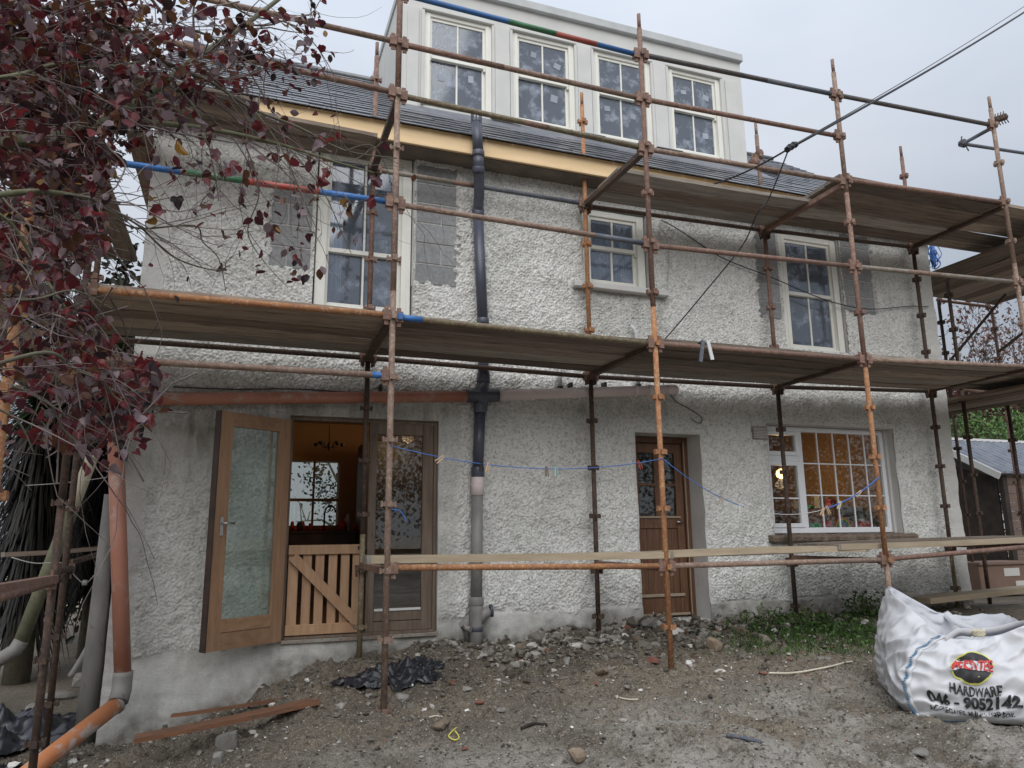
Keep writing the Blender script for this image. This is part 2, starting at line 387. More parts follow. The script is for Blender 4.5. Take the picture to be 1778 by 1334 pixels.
# ================================================================== GROUND
GP = np.array([(-.9, 0, -1.62), (-.4, 0, -1.55), (0, 0, -1.44), (.4, 0, -1.22), (.8, 0, -1.10), (1.2, 0, -1.05), (1.8, 0, -.98), (2.4, 0, -1.05), (3, 0, -.95), (4, 0, -.88),
    (5, 0, -.93), (6, 0, -.93), (7, 0, -.92), (8.4, 0, -.93), (10, 0, -.95), (12, 1, -.98), (12, 4, -1.0), (9, 3, -.96), (16, 3, -1.0), (16, -3, -1.1),
    (3.2, -.5, -1.02), (4.5, -.5, -1.03), (6, -.6, -1.05), (7.5, -.6, -1.02),
    (1.05, -1.4, -1.25), (.6, -.8, -1.2), (.1, -.9, -1.42), (-.4, -1, -1.55), (2.2, -1.2, -1.2), (3.4, -1.4, -1.13), (5.85, -1.4, -1.12), (8.3, -1.4, -1.1), (4.6, -1.4, -1.12),
    (-.2, -1.9, -1.5), (.7, -1.9, -1.33), (1.64, -2.45, -1.38), (2.8, -2.4, -1.27), (4.5, -2.8, -1.29), (5.2, -2.6, -1.27), (5.3, -3.3, -1.33), (3.8, -3.3, -1.36), (7, -2.8, -1.25), (2, -3.6, -1.48), (0, -3.2, -1.55), (4, -5, -1.5), (0, -6, -1.6), (-3, -5, -1.65),
    (-1.6, 0, -1.66), (-1.3, -1.2, -1.62), (-1.1, 1.5, -1.6), (-2.5, 0, -1.62), (-2.5, 2.5, -1.58), (-4, 3, -1.6), (-6, 0, -1.65), (-8, 8, -1.6), (8, -6, -1.5), (1, 8, -1.4), (4, 6, -1.0), (-2, 14, -1.6), (12, 12, -1.0), (20, 10, -1.0), (-20, 20, -1.7), (30, -20, -1.5), (-20, -20, -1.7)])
def ground_base(X, Y):
    X = np.asarray(X, float); Y = np.asarray(Y, float)
    num = np.zeros_like(X); den = np.zeros_like(X)
    for x, y, z in GP:
        w = 1 / ((X - x) ** 2 + (Y - y) ** 2 + .02) ** 1.7
        num += w * z; den += w
    return num / den
gx = np.concatenate([-np.geomspace(400, 3.2, 45) , np.arange(-3.0, 7.6, .026), np.geomspace(7.7, 400, 60)])
gy = np.concatenate([-np.geomspace(400, 5.1, 35), np.arange(-5.0, .35, .026), .35 + np.geomspace(.05, 400, 60)])
GX, GY = np.meshgrid(gx, gy)
GZ = ground_base(GX, GY)
NB = bandnoise(512, 1024, .026, .05, .14, 3); NC = bandnoise(512, 1024, .026, .2, .7, 4); ND = bandnoise(512, 1024, .026, .09, .25, 5)
def sample(N, X, Y):
    i = np.round((Y + 6) / .026).astype(int) % N.shape[0]; j = np.round((X + 4) / .026).astype(int) % N.shape[1]
    return N[i, j]
near = ((GX > -3) & (GX < 7.6) & (GY > -5) & (GY < .35)).astype(float)
lump = np.clip(sample(NC, GX + 7, GY + 3) * .5 + .5, 0, 1.3)
def ground_detail(X, Y):
    lump = np.clip(sample(NC, X + 7, Y + 3) * .5 + .6, .15, 1.4)
    heap = np.exp(-((Y + .35) / .5) ** 2)
    return sample(NC, X, Y) * .012 + sample(ND, X, Y) * .010 * lump * (1 + heap) + sample(NB, X, Y) * .009 * lump * (1 + .6 * heap)
GZ = GZ + near * ground_detail(GX, GY)
def gz(x, y):
    X = np.array([x], float); Y = np.array([y], float)
    return float(ground_base(X, Y)[0] + ground_detail(X, Y)[0])
H_, W_ = GX.shape
idx = np.arange(H_ * W_).reshape(H_, W_)
quads = np.stack([idx[:-1, :-1], idx[:-1, 1:], idx[1:, 1:], idx[1:, :-1]], -1).reshape(-1, 4)
# nothing of the ground inside the kitchen floor volume
cxq = (GX[:-1, :-1] + GX[1:, 1:]).ravel() / 2; cyq = (GY[:-1, :-1] + GY[1:, 1:]).ravel() / 2
quads = quads[~((cxq > -.7) & (cxq < 8.4) & (cyq > .36) & (cyq < 6))]
g = np_mesh('ground', np.stack([GX.ravel(), GY.ravel(), GZ.ravel()], 1), quads, 'soil', smooth=True)
g['kind'] = 'structure'
def soil_material():
    m = M['soil']; n, l = m.node_tree.nodes, m.node_tree.links
    b = n['Principled BSDF']
    tcn = n.new('ShaderNodeTexCoord')
    def noise(sc, det=6, r=.65):
        t = n.new('ShaderNodeTexNoise'); t.inputs['Scale'].default_value = sc; t.inputs['Detail'].default_value = det; t.inputs['Roughness'].default_value = r
        l.new(tcn.outputs['Object'], t.inputs['Vector']); return t.outputs['Fac']
    def mr(x, a, c, lo=0, hi=1):
        t = n.new('ShaderNodeMapRange'); t.inputs[1].default_value = a; t.inputs[2].default_value = c; t.inputs[3].default_value = lo; t.inputs[4].default_value = hi; l.new(x, t.inputs[0]); return t.outputs[0]
    def mixc(f, a, c):
        t = n.new('ShaderNodeMix'); t.data_type = 'RGBA'; l.new(f, t.inputs[0])
        for x, k in ((a, 6), (c, 7)):
            if isinstance(x, tuple): t.inputs[k].default_value = (*x, 1)
            else: l.new(x, t.inputs[k])
        return t.outputs[2]
    sp = n.new('ShaderNodeSeparateXYZ'); l.new(tcn.outputs['Object'], sp.inputs[0])
    big = mixc(mr(noise(1.3), .42, .6), (.14, .116, .086), (.21, .172, .122))
    ashf = n.new('ShaderNodeMath'); ashf.operation = 'MULTIPLY'
    l.new(mr(sp.outputs['Y'], -1.7, -2.5), ashf.inputs[0]); l.new(mr(noise(1.7, 8), .42, .6), ashf.inputs[1])
    ash = mixc(ashf.outputs[0], big, (.38, .355, .315))
    fine = mixc(mr(noise(26, 8), .5, .68), ash, (.06, .049, .037))
    fine2 = mixc(mr(noise(70, 6), .55, .66), fine, (.40, .375, .335))
    fine2 = mixc(mr(noise(110, 4), .6, .68), fine2, (.045, .038, .03))
    far = mixc(mr(sp.outputs['X'], -2.2, -4.5), fine2, (.42, .34, .25))
    l.new(far, b.inputs['Base Color'])
soil_material()

# ================================================================== HOUSE
house = empty('house', 'two storey roughcast house with slate roof and a boxy front dormer behind scaffolding', 'house', (3.8, 0, -1.0))
XL, XR, ZE = -.95, 8.63, 4.0
OPEN = [  # x0, x1, z0, z1
    (.53, 1.51, 2.14, 3.86), (3.41, 4.25, 2.70, 3.62), (6.13, 7.09, 2.16, 3.70),
    (.39, 1.80, -.90, 1.09), (3.98, 4.81, -.93, 1.06), (5.73, 7.66, -.06, 1.23)]
S = .0095
nx_ = int(round((XR - XL) / S)); nz_ = int(round((ZE + 2.0) / S))
wx = XL + np.arange(nx_ + 1) * S; wz = -2.0 + np.arange(nz_ + 1) * S
WX, WZ = np.meshgrid(wx, wz)
n1 = bandnoise(nz_ + 1, nx_ + 1, S, .019, .048, 21); n2 = bandnoise(nz_ + 1, nx_ + 1, S, .08, .2, 22); n3 = bandnoise(nz_ + 1, nx_ + 1, S, .3, 1.2, 23); n4 = bandnoise(nz_ + 1, nx_ + 1, S, .05, .09, 24)
dash = np.tanh(1.3 * (n1 * .95 + n4 * .35))
rough = .0088 * dash + .0022 * n2 + .0016 * np.random.default_rng(8).standard_normal(n1.shape)
# smooth areas: corner bands, plinth, a hand-floated area low on the left
edge = n3 * .03 + n2 * .015
def sm(x, a, b): return np.clip((x - a) / (b - a), 0, 1)
plinth_top = np.where(WX < 2.0, -.99 + (WX + .95) * .075, -.76)
mask = sm(WX, -.78, -.75) * (1 - sm(WX, 8.42, 8.44)) * sm(WZ - plinth_top + edge * .6, -.01, .015)
left_low = (1 - sm(WX + edge, .25, .45)) * (1 - sm(WZ + edge, .95, 1.08))
upper_band = sm(WZ + edge, .45, .7) * left_low
mask = np.clip(mask, 0, 1) * (1 - .35 * left_low) * (1 - .75 * upper_band)
# 'smooth' ring round the french window
near_f = (1 - sm(np.maximum(np.maximum(.3 - WX, WX - 1.95), np.maximum(WZ - 1.2, -9)) + edge * .5, 0, .08)) * (WZ < 1.25)
mask *= 1 - .45 * near_f
for oa, ob, oc, od in OPEN[3:]:
    dist = np.maximum(np.maximum(oa - WX, WX - ob), np.maximum(oc - WZ, WZ - od))
    mask *= sm(dist, .008, .03)
PY = -(.010 * mask + rough * mask + .0016 * n2 * (1 - mask) + .006 * n3)
PY += np.where(WX > 8.42, -.028, 0) * sm(WX, 8.42, 8.44)           # raised plaster band at the right corner
PY += -.012 * (1 - sm(WZ - plinth_top, -.01, .01)) * (WX > 2)       # plinth stands a little proud
PY += -.10 * (1 - sm(WZ, -1.75, -1.0)) * (1 - sm(WX, .6, 1.4))      # the foot of the wall spreads at the left
BLK = [(.12, .51, 2.50, 3.36), (1.53, 1.97, 2.49, 3.80), (5.77, 6.11, 2.52, 3.76), (7.11, 7.62, 2.72, 3.80)]
blkm = np.zeros_like(WX)
for a, b, c, d in BLK:
    e = n2 * .018
    inside = np.minimum(np.minimum(WX - a + (e if a not in (1.53, 7.11) else 0), b - WX + (e if b not in (.51, 6.11) else 0)), np.minimum(WZ - c + e, d - WZ + e))
    blkm = np.maximum(blkm, sm(inside, -.004, .01))
PY = PY * (1 - blkm) + .05 * blkm
keep = np.ones((nz_, nx_), bool)
cxw = (WX[:-1, :-1] + WX[1:, 1:]) / 2; czw = (WZ[:-1, :-1] + WZ[1:, 1:]) / 2
for a, b, c, d in OPEN: keep &= ~((cxw > a) & (cxw < b) & (czw > c) & (czw < d))
wi = np.arange(WX.size).reshape(WX.shape)
wq = np.stack([wi[:-1, :-1], wi[:-1, 1:], wi[1:, 1:], wi[1:, :-1]], -1)[keep]
wall = np_mesh('front_wall', np.stack([WX.ravel(), PY.ravel(), WZ.ravel()], 1), wq, 'roughcast', house, smooth=True)
dmp = wall.data.color_attributes.new('surface', 'FLOAT_COLOR', 'POINT')
sc_ = np.zeros((WX.size, 4), np.float32)
stain = np.clip(left_low * .38 + upper_band * .5 + .5 * near_f, 0, 1) * np.clip(.75 + .25 * n3, 0, 1)
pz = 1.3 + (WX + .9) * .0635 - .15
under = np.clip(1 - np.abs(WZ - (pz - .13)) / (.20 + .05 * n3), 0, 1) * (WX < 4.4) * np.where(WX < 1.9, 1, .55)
sillst = np.clip(1 - (2.62 - WZ) / .55, 0, 1) * (WZ < 2.62) * (sm(WX, 3.2, 3.35) * (1 - sm(WX, 4.4, 4.5))) * .5 + np.clip(1 - (-.12 - WZ) / .4, 0, 1) * (WZ < -.12) * (sm(WX, 5.6, 5.7) * (1 - sm(WX, 7.7, 7.8))) * .5
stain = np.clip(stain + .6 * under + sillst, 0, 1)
foot = (1 - sm(WZ - np.interp(WX[0], [-.9, 0, .4, 1.2, 2.4, 4, 8], [-1.62, -1.44, -1.22, -1.05, -1.05, -.9, -.93])[None, :] + edge, .02, .2))
sc_[:, 0] = (1 - mask).ravel(); sc_[:, 1] = stain.ravel(); sc_[:, 2] = np.clip(foot, 0, 1).ravel(); sc_[:, 3] = 1
dmp.data.foreach_set('color', sc_.ravel())
def wall_material():
    m = M['roughcast']; n, l = m.node_tree.nodes, m.node_tree.links
    b = n['Principled BSDF']
    src = b.inputs['Base Color'].links[0].from_socket
    at = n.new('ShaderNodeAttribute'); at.attribute_name = 'surface'
    sp = n.new('ShaderNodeSeparateColor'); l.new(at.outputs['Color'], sp.inputs[0])
    tcn = n.new('ShaderNodeTexCoord')
    def streak(sc, st, a, c):
        mp_ = n.new('ShaderNodeMapping'); mp_.inputs['Scale'].default_value = st; l.new(tcn.outputs['Object'], mp_.inputs[0])
        t = n.new('ShaderNodeTexNoise'); t.inputs['Scale'].default_value = sc; t.inputs['Detail'].default_value = 7; t.inputs['Roughness'].default_value = .65; l.new(mp_.outputs[0], t.inputs['Vector'])
        r = n.new('ShaderNodeMapRange'); r.inputs[1].default_value = a; r.inputs[2].default_value = c; l.new(t.outputs['Fac'], r.inputs[0]); return r.outputs[0]
    def mul(a, c):
        t = n.new('ShaderNodeMath'); t.operation = 'MULTIPLY'; l.new(a, t.inputs[0])
        if isinstance(c, float): t.inputs[1].default_value = c
        else: l.new(c, t.inputs[1])
        return t.outputs[0]
    def mixc(f, a, c):
        t = n.new('ShaderNodeMix'); t.data_type = 'RGBA'; l.new(f, t.inputs[0])
        l.new(a, t.inputs[6]); t.inputs[7].default_value = (*c, 1); return t.outputs[2]
    c = src
    c = mixc(mul(streak(1.1, (1, 1, 1), .5, .75), .35), c, (.36, .36, .33))
    c = mixc(mul(streak(36, (1, 1, 1), .50, .62), .62), c, (.27, .26, .235))  # random aggregate tones; the dark specks also paint in shade of the pits
    c = mixc(mul(streak(60, (1, 1, 1), .56, .66), .55), c, (.13, .125, .11))
    c = mixc(mul(streak(48, (1.3, 1, 1), .60, .70), .5), c, (.82, .81, .78))
    c = mixc(mul(sp.outputs[0], .8), c, (.56, .555, .53))
    c = mixc(mul(streak(7, (1, 1, 1), .5, .8), .3), c, (.30, .295, .27))
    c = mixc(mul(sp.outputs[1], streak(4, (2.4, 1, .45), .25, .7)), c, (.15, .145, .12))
    c = mixc(mul(sp.outputs[2], streak(6, (1, 1, 1), .2, .6)), c, (.16, .145, .12))
    c = mixc(mul(streak(3, (3, 1, .25), .62, .8), .35), c, (.20, .20, .17))
    l.new(c, b.inputs['Base Color'])
wall_material()
# side and rear walls, upper floor slabs and rooms
MB().box(XL, XL + .3, .07, 6.1, -2, 4.0).build('gable_wall', 'smooth_render', house)
MB().box(XR - .3, XR - .002, .07, 6.1, -2, 4.0).build('gable_wall', 'smooth_render', house)
mbw = MB(); BACKW = (.62, 1.34, .13, 1.05)
mbw.box(XL + .3, BACKW[0], 4.0, 4.3, -2, 1.6); mbw.box(BACKW[1], XR - .3, 4.0, 4.3, -2, 1.6)
mbw.box(BACKW[0], BACKW[1], 4.0, 4.3, -2, BACKW[2]); mbw.box(BACKW[0], BACKW[1], 4.0, 4.3, BACKW[3], 1.6)
mbw.build('interior_wall', 'inner_orange', house)
MB().box(XL + .3, 0.0, 5.8, 6.1, -2, 4.0).box(3.2, XR - .3, 5.8, 6.1, -2, 4.0).box(0.0, 3.2, 5.8, 6.1, 1.55, 4.0).box(0.0, 3.2, 5.8, 6.1, -2, -.9).box(XL + .3, XR - .3, 5.2, 5.8, 1.62, 3.98).build('rear_wall', 'smooth_render', house)
MB().box(XL + .3, XR - .3, .32, 3.998, -1.1, -.90).build('floor', 'inner_floor', house)
MB().box(XL + .3, XR - .3, .32, 5.8, 1.602, 1.75).build('ceiling', 'inner_orange', house)
MB().box(2.6, 2.75, .32, 3.99, -.89, 1.6).box(5.0, 5.15, .32, 3.99, -.89, 1.6).build('partition_wall', 'inner_orange', house)
MB().box(XL + .31, XR - .31, 3.0, 3.1, 1.76, 3.9).box(2.3, 2.4, .32, 2.99, 1.76, 3.9).box(5.0, 5.1, .32, 2.99, 1.76, 3.9).build('bedroom_wall', 'inner_grey', house)
MB().box(XL + .3, XR - .3, .3, 5.2, 3.92, 3.98).build('bedroom_ceiling', 'inner_grey', house)
# reveals: smooth linings round each opening
def reveal(x0, x1, z0, z1, d, material='smooth_render', sill=True, back=.30):
    m = MB(); t = .03
    m.box(x0 - t, x0 + .002, .012, d, z0, z1); m.box(x1 - .002, x1 + t, .012, d, z0, z1)
    m.box(x0 - t, x1 + t, .012, d, z1 - .002, z1 + t)
    if sill: m.box(x0 - t, x1 + t, .012, d, z0 - t, z0 + .002)
    m.box(x0 - .35, x0 - .031, .03, .31, z0 - .3, z1 + .25); m.box(x1 + .031, x1 + .35, .03, .31, z0 - .3, z1 + .25)
    m.box(x0 - t - .0, x1 + t, .03, .31, z1 + .031, z1 + .25)
    m.box(x0 - t, x1 + t, .03, .31, z0 - .3, z0 - .031)
    return m.build('reveal', material, house)
for (a, b, c, d), dep in zip(OPEN, (.31, .31, .31, .31, .55, .31)): reveal(a, b, c, d, dep)
# the rest of the wall's thickness between the openings
MB().box(XL + .01, XR - .01, .33, .36, 1.76, 2.0).box(2.0, 3.0, .04, .31, -1.9, 3.9).box(4.65, 5.3, .04, .31, 1.3, 3.9).box(-.94, 0.0, .04, .31, -1.9, 3.9).build('wall_core', 'smooth_render', house)

# concrete blocks beside the upper windows
def blocks(a, b, c, d, stagger, seed):
    rr = random.Random(seed); h = .222; z = c + .006; k = 0
    while z < d - .05:
        z1 = min(z + h - .013, d - .004)
        if (k + stagger) % 2 == 0 and b - a > .36:
            cut = a + (b - a) * .62 if stagger else a + (b - a) * .4
            spans = [(a + .006, cut - .005), (cut + .005, b - .006)]
        else: spans = [(a + .006, b - .006)]
        for s0, s1 in spans:
            if rr.random() < .9 or True:
                yy = .014 - rr.random() * .006
                MB().box(s0, s1, yy, .06, z, z1, ch=.004).build('concrete_block', 'concrete_block', house)
        z += h; k += 1
    MB().box(a - .03, b + .03, .0205, .06, c - .03, d + .02).build('mortar_bed', 'mortar', house)
for i, (bb) in enumerate(BLK): blocks(*bb, i % 2, i)

# sash windows -------------------------------------------------------
def sash_window(parent, x0, x1, z0, z1, Y, zm, fw=.075, glassm='glass_upper', stickers=0, depth=.1, curtain=None, sill_t=.03, seed=0):
    rr = random.Random(seed)
    w = MB()
    w.box(x0, x0 + fw, Y, Y + depth, z0, z1, .004); w.box(x1 - fw, x1, Y, Y + depth, z0, z1, .004)
    w.box(x0 + fw, x1 - fw, Y + .001, Y + depth, z1 - fw * .8, z1, .004); w.box(x0 + fw, x1 - fw, Y + .001, Y + depth, z0, z0 + sill_t, .003)
    # moulded inner edge
    w.box(x0 + fw * .55, x0 + fw + .008, Y - .008, Y, z0 + .01, z1 - .02); w.box(x1 - fw - .008, x1 - fw * .55, Y - .008, Y, z0 + .01, z1 - .02)
    win = w.build('window', 'window_frame', parent)
    st = .04; xa, xb = x0 + fw, x1 - fw; xm = (xa + xb) / 2
    for up in (1, 0):
        ya = Y + .02 if up else Y + .055
        za, zb = (zm - .02, z1 - fw * .8) if up else (z0 + sill_t, zm + .02)
        s = MB()
        s.box(xa, xa + st, ya, ya + .035, za, zb, .003); s.box(xb - st, xb, ya, ya + .035, za, zb, .003)
        bt = .05 if not up else .045
        s.box(xa + st, xb - st, ya + .001, ya + .034, za, za + bt, .003); s.box(xa + st, xb - st, ya + .001, ya + .034, zb - st, zb, .003)
        s.box(xm - .011, xm + .011, ya + .002, ya + .03, za + bt, zb - st, .003)
        if up:   # horns
            s.box(xa + .002, xa + .03, ya, ya + .03, za - .035, za); s.box(xb - .03, xb - .002, ya, ya + .03, za - .035, za)
        s.build('sash', 'window_frame', win)
        for pa, pb in ((xa + st, xm - .011), (xm + .011, xb - st)):
            MB().box(pa, pb, ya + .014, ya + .020, za + bt, zb - st).build('pane', glassm, win)
            if stickers and rr.random() < .72:
                cx_, cz_ = pa + (pb - pa) * rr.uniform(.35, .7), za + bt + (zb - za - bt - st) * rr.uniform(.45, .75)
                a = rr.uniform(-.3, .3); hw, hh = rr.uniform(.028, .05), rr.uniform(.03, .055)
                v = []
                for yy in (ya + .0105, ya + .0135):
                    for i, j in ((-1, -1), (1, -1), (1, 1), (-1, 1)):
                        v.append((cx_ + (i * hw * math.cos(a) - j * hh * math.sin(a)), yy, cz_ + (i * hw * math.sin(a) + j * hh * math.cos(a))))
                MB().add(v, [(0, 1, 2, 3), (7, 6, 5, 4), (0, 4, 5, 1), (1, 5, 6, 2), (2, 6, 7, 3), (3, 7, 4, 0)]).build('sticker', 'sticker', win)
    if curtain:
        for (ca, cb, cz0, cz1) in curtain:
            v, f = [], []; n = 60
            for i in range(n + 1):
                x = ca + (cb - ca) * i / n; y = Y + .17 + .018 * math.sin(i * 1.15) + .008 * math.sin(i * 2.9)
                v += [(x, y, cz0), (x, y, cz1), (x, y + .003, cz0), (x, y + .003, cz1)]
            for i in range(n):
                k = 4 * i; f += [(k, k + 4, k + 5, k + 1), (k + 2, k + 3, k + 7, k + 6), (k, k + 2, k + 6, k + 4), (k + 1, k + 5, k + 7, k + 3)]
            MB().add(v, f, True).build('curtain', 'curtain', win)
    return win
sash_window(house, .55, 1.49, 2.15, 3.84, .035, 2.76, curtain=[(.60, .82, 2.2, 3.5)], fw=.09)
sash_window(house, 3.43, 4.23, 2.71, 3.60, .035, 3.16, curtain=[(3.48, 3.80, 2.74, 3.55), (3.80, 4.18, 2.74, 3.55)], fw=.09)
sash_window(house, 6.15, 7.07, 2.17, 3.68, .035, 2.90, fw=.09)
MB().box(3.27, 4.45, -.10, .03, 2.62, 2.685, .006).build('window_sill', 'smooth_render', house)

# roof ---------------------------------------------------------------
EY, EZ, TP = -.28, 4.07, .785          # eave line and slope
RY = 3.0; RZ = EZ + TP * (RY - EY); RX0, RX1 = -1.1, 8.78
ang = math.atan(TP)
MB().add([(RX0, EY + .02, EZ - .04), (RX1, EY + .02, EZ - .04), (RX1, RY, RZ - .04), (RX0, RY, RZ - .04), (RX0, EY + .02, EZ - .13), (RX1, EY + .02, EZ - .13), (RX1, RY, RZ - .13), (RX0, RY, RZ - .13)],
    [(0, 1, 2, 3), (7, 6, 5, 4), (0, 4, 5, 1), (1, 5, 6, 2), (2, 6, 7, 3), (3, 7, 4, 0)]).build('roof_deck', 'soffit', house)
MB().add([(RX0, RY, RZ), (RX1, RY, RZ), (RX1, 6.4, EZ), (RX0, 6.4, EZ), (RX0, RY, RZ - .1), (RX1, RY, RZ - .1), (RX1, 6.4, EZ - .1), (RX0, 6.4, EZ - .1)],
    [(0, 1, 2, 3), (7, 6, 5, 4), (0, 4, 5, 1), (1, 5, 6, 2), (2, 6, 7, 3), (3, 7, 4, 0)]).build('rear_roof', 'slate', house)
for xg in (XL + .02, XR - .25):
    MB().add([(xg, 0.0, 4.0), (xg, 6.1, 4.0), (xg, 3.0, RZ - .14), (xg + .2, 0.0, 4.0), (xg + .2, 6.1, 4.0), (xg + .2, 3.0, RZ - .14)], [(0, 1, 2), (5, 4, 3), (0, 3, 4, 1), (1, 4, 5, 2), (2, 5, 3, 0)]).build('gable_end', 'smooth_render', house)
MB().box(RX0, RX1, EY - .002, EY + .022, 3.85, 4.055, .003).box(RX0, RX1, EY - .012, EY - .0021, 3.85, 3.885, .003).build('fascia', 'copper_fascia', house)
MB().box(RX0, RX1, EY + .024, .02, 3.835, 3.85).build('soffit', 'soffit', house)
# slates: individually along the eaves and over the left-hand slope, the rest in one part
DX0, DX1, DY, DZT = 1.53, 6.54, .95, 6.87
gauge, sw = .2, .3
slate_me = None
def slate_verts(x0, x1, s0, rr, L=.34, th=.007):
    # s = distance up the slope from the eave; tail lies on the course below
    o = []
    for s, lift in ((s0, .022), (s0 + L, .004)):
        y = EY + s * math.cos(ang) - .02; z = EZ - .035 + s * math.sin(ang)
        nyy, nzz = -math.sin(ang), math.cos(ang)
        for x in (x0, x1):
            for t in (lift, lift + th + rr * .006):
                o.append((x, y + nyy * t, z + nzz * t))
    return o
SF = [(0, 2, 6, 4), (1, 5, 7, 3), (0, 1, 3, 2), (4, 6, 7, 5), (0, 4, 5, 1), (2, 3, 7, 6)]
slope_len = (RY - EY) / math.cos(ang)
cand = []
ncourse = int(slope_len / gauge)
for r in range(ncourse):
    s0 = -.03 + r * gauge; x = RX0 - (sw / 2 if r % 2 else 0); top_y = EY + (s0 + .2) * math.cos(ang)
    while x < RX1:
        a, b = max(x + .0025, RX0), min(x + sw - .0025, RX1); x += sw
        if b - a < .05: continue
        if a > DX0 and b < DX1 and top_y > DY: continue
        show = r if a < DX1 else r + 6
        if a > DX0 - .2: show = r * 4 if a < DX1 else r * 2 + 6
        cand.append((show, a, b, s0))
cand.sort()
rs = random.Random(3)
for show, a, b, s0 in cand[:296]:
    MB().add(slate_verts(a, b, s0, rs.random()), SF).build('slate', 'slate', house)
rest = MB()
for show, a, b, s0 in cand[296:]: rest.add(slate_verts(a, b, s0, rs.random()), SF)
rest.build('slates', 'slate', house, kind='stuff')
MB().tube([(RX0, RY, RZ + .01), (RX1, RY, RZ + .01)], .05, 10).build('ridge_tile', 'slate', house)
def onroof(y, lift=0): return EZ - .035 + TP * (y - EY) + lift
MB().add([(DX0 - .1, .56, onroof(.56, .05)), (DX1 + .12, .56, onroof(.56, .05)), (DX1 + .12, DY - .01, onroof(DY, .07)), (DX0 - .1, DY - .01, onroof(DY, .07)),
          (DX0 - .1, .56, onroof(.56, .04)), (DX1 + .12, .56, onroof(.56, .04)), (DX1 + .12, DY - .01, onroof(DY, .03)), (DX0 - .1, DY - .01, onroof(DY, .03))],
    [(0, 1, 2, 3), (7, 6, 5, 4), (0, 4, 5, 1), (1, 5, 6, 2), (2, 6, 7, 3), (3, 7, 4, 0)]).build('lead_flashing', 'lead', house)
for k, xx in enumerate((2.86, 4.02, 5.2, 6.3)):
    MB().box(xx - .2, xx + .2, DY - .1, DY - .012, onroof(DY, .075), onroof(DY, .085)).build('lead_lap', 'lead', house)
MB().box(DX1 + .01, DX1 + .65, DY + .0, DY + .3, onroof(DY + .1, .08), onroof(DY + .1, .16), .01).build('lead_roll', 'lead', house)
# dormer: front, cheeks, roof, windows
DW = [(1.80, 2.68), (2.96, 3.84), (4.12, 5.00), (5.28, 6.15)]
dz0, dz1 = 5.10, 6.40
m = MB()
m.box(DX0, DX1, DY, DY + .12, dz1, DZT - .12); m.box(DX0, DX1, DY, DY + .12, 4.85, dz0)
xs = [DX0] + [v for p in DW for v in p] + [DX1]
for i in range(0, len(xs), 2): m.box(xs[i], xs[i + 1], DY + .0005, DY + .12, dz0, dz1)
m.build('dormer_front', 'dormer_render', house)
for a, b in ((2.72, 2.92), (3.88, 4.08), (5.04, 5.24)): MB().box(a, b, DY - .035, DY - .001, dz0 - .04, dz1 - .01, .006).build('pilaster', 'dormer_render', house)
MB().box(DX0 + .06, DX0 + .2, DY - .02, DY - .001, 5.0, dz1).build('pilaster', 'dormer_render', house)
MB().box(DX1 - .3, DX1 - .1, DY - .02, DY - .001, dz0 - .04, dz1).build('pilaster', 'dormer_render', house)
for x0 in (DX0, DX1 - .12):
    MB().add([(x0, DY + .121, 4.9), (x0, DY + .121, DZT - .12), (x0, 3.0, DZT - .12), (x0, 3.0, 6.5), (x0 + .12, DY + .121, 4.9), (x0 + .12, DY + .121, DZT - .12), (x0 + .12, 3.0, DZT - .12), (x0 + .12, 3.0, 6.5)],
        [(0, 1, 2, 3), (7, 6, 5, 4), (0, 4, 5, 1), (1, 5, 6, 2), (2, 6, 7, 3), (3, 7, 4, 0)]).build('dormer_cheek', 'dormer_render', house)
MB().box(DX0 - .02, DX1 + .02, DY - .06, 3.2, DZT - .12, DZT, .008).build('dormer_roof', 'coping', house)
MB().box(DX0 - .03, DX0 - .001, DY, DY + .015, 4.98, DZT - .12).build('corner_trim', 'lead', house)
MB().box(DX0 + .13, DX1 - .13, 2.2, 2.3, 4.9, 6.7).build('dormer_inner_wall', 'inner_grey', house)
for i, (a, b) in enumerate(DW):
    sash_window(house, a, b, dz0 + .04, dz1, DY + .005, 5.80, glassm='glass_dormer', stickers=1, seed=i, fw=.07)
    MB().box(a - .03, b + .03, DY - .04, DY + .004, dz1, dz1 + .035, .005).box(a - .035, a, DY - .03, DY - .0005, dz0, dz1).box(b, b + .035, DY - .03, DY - .0005, dz0, dz1).build('window_architrave', 'dormer_render', house)

# french window: frame, fixed light, open leaf -----------------------
fx0, fx1, fz0, fz1 = .395, 1.79, -.895, 1.085
fd = MB(); fd.box(fx0, fx0 + .03, .05, .13, fz0, fz1); fd.box(fx1 - .03, fx1, .05, .13, fz0, fz1)
fd.box(fx0 + .03, fx1 - .03, .051, .129, fz1 - .035, fz1); fd.box(fx0 + .03, fx1 - .03, .0, .129, fz0, fz0 + .02)
fd.build('door_frame', 'door_grey', house)
MB().box(fx0, fx1, -.03, .045, fz0 - .035, fz0 - .003, .004).build('threshold', 'steel_grey', house)
# fixed right light
lf = MB(); a, b = 1.13, 1.755; st = .105
lf.box(a, a + .075, .045, .1, fz0 + .02, fz1 - .035, .004); lf.box(b - st, b, .045, .1, fz0 + .02, fz1 - .035, .004)
lf.box(a + .075, b - st, .046, .099, fz1 - .145, fz1 - .035, .004); lf.box(a + .075, b - st, .046, .099, fz0 + .02, fz0 + .105, .004); lf.box(a + .075, b - st, .046, .099, fz0 + .11, fz0 + .20, .004)
leafR = lf.build('door', 'door_grey', house, label='closed weathered grey glazed door leaf')
MB().box(a + .075, b - st, .068, .074, fz0 + .20, fz1 - .145).build('pane', 'glass_lower', leafR)
MB().box(a + .08, b - st - .005, .036, .0455, fz0 + .20, fz0 + .222).build('glazing_bead', 'white_paint', leafR)
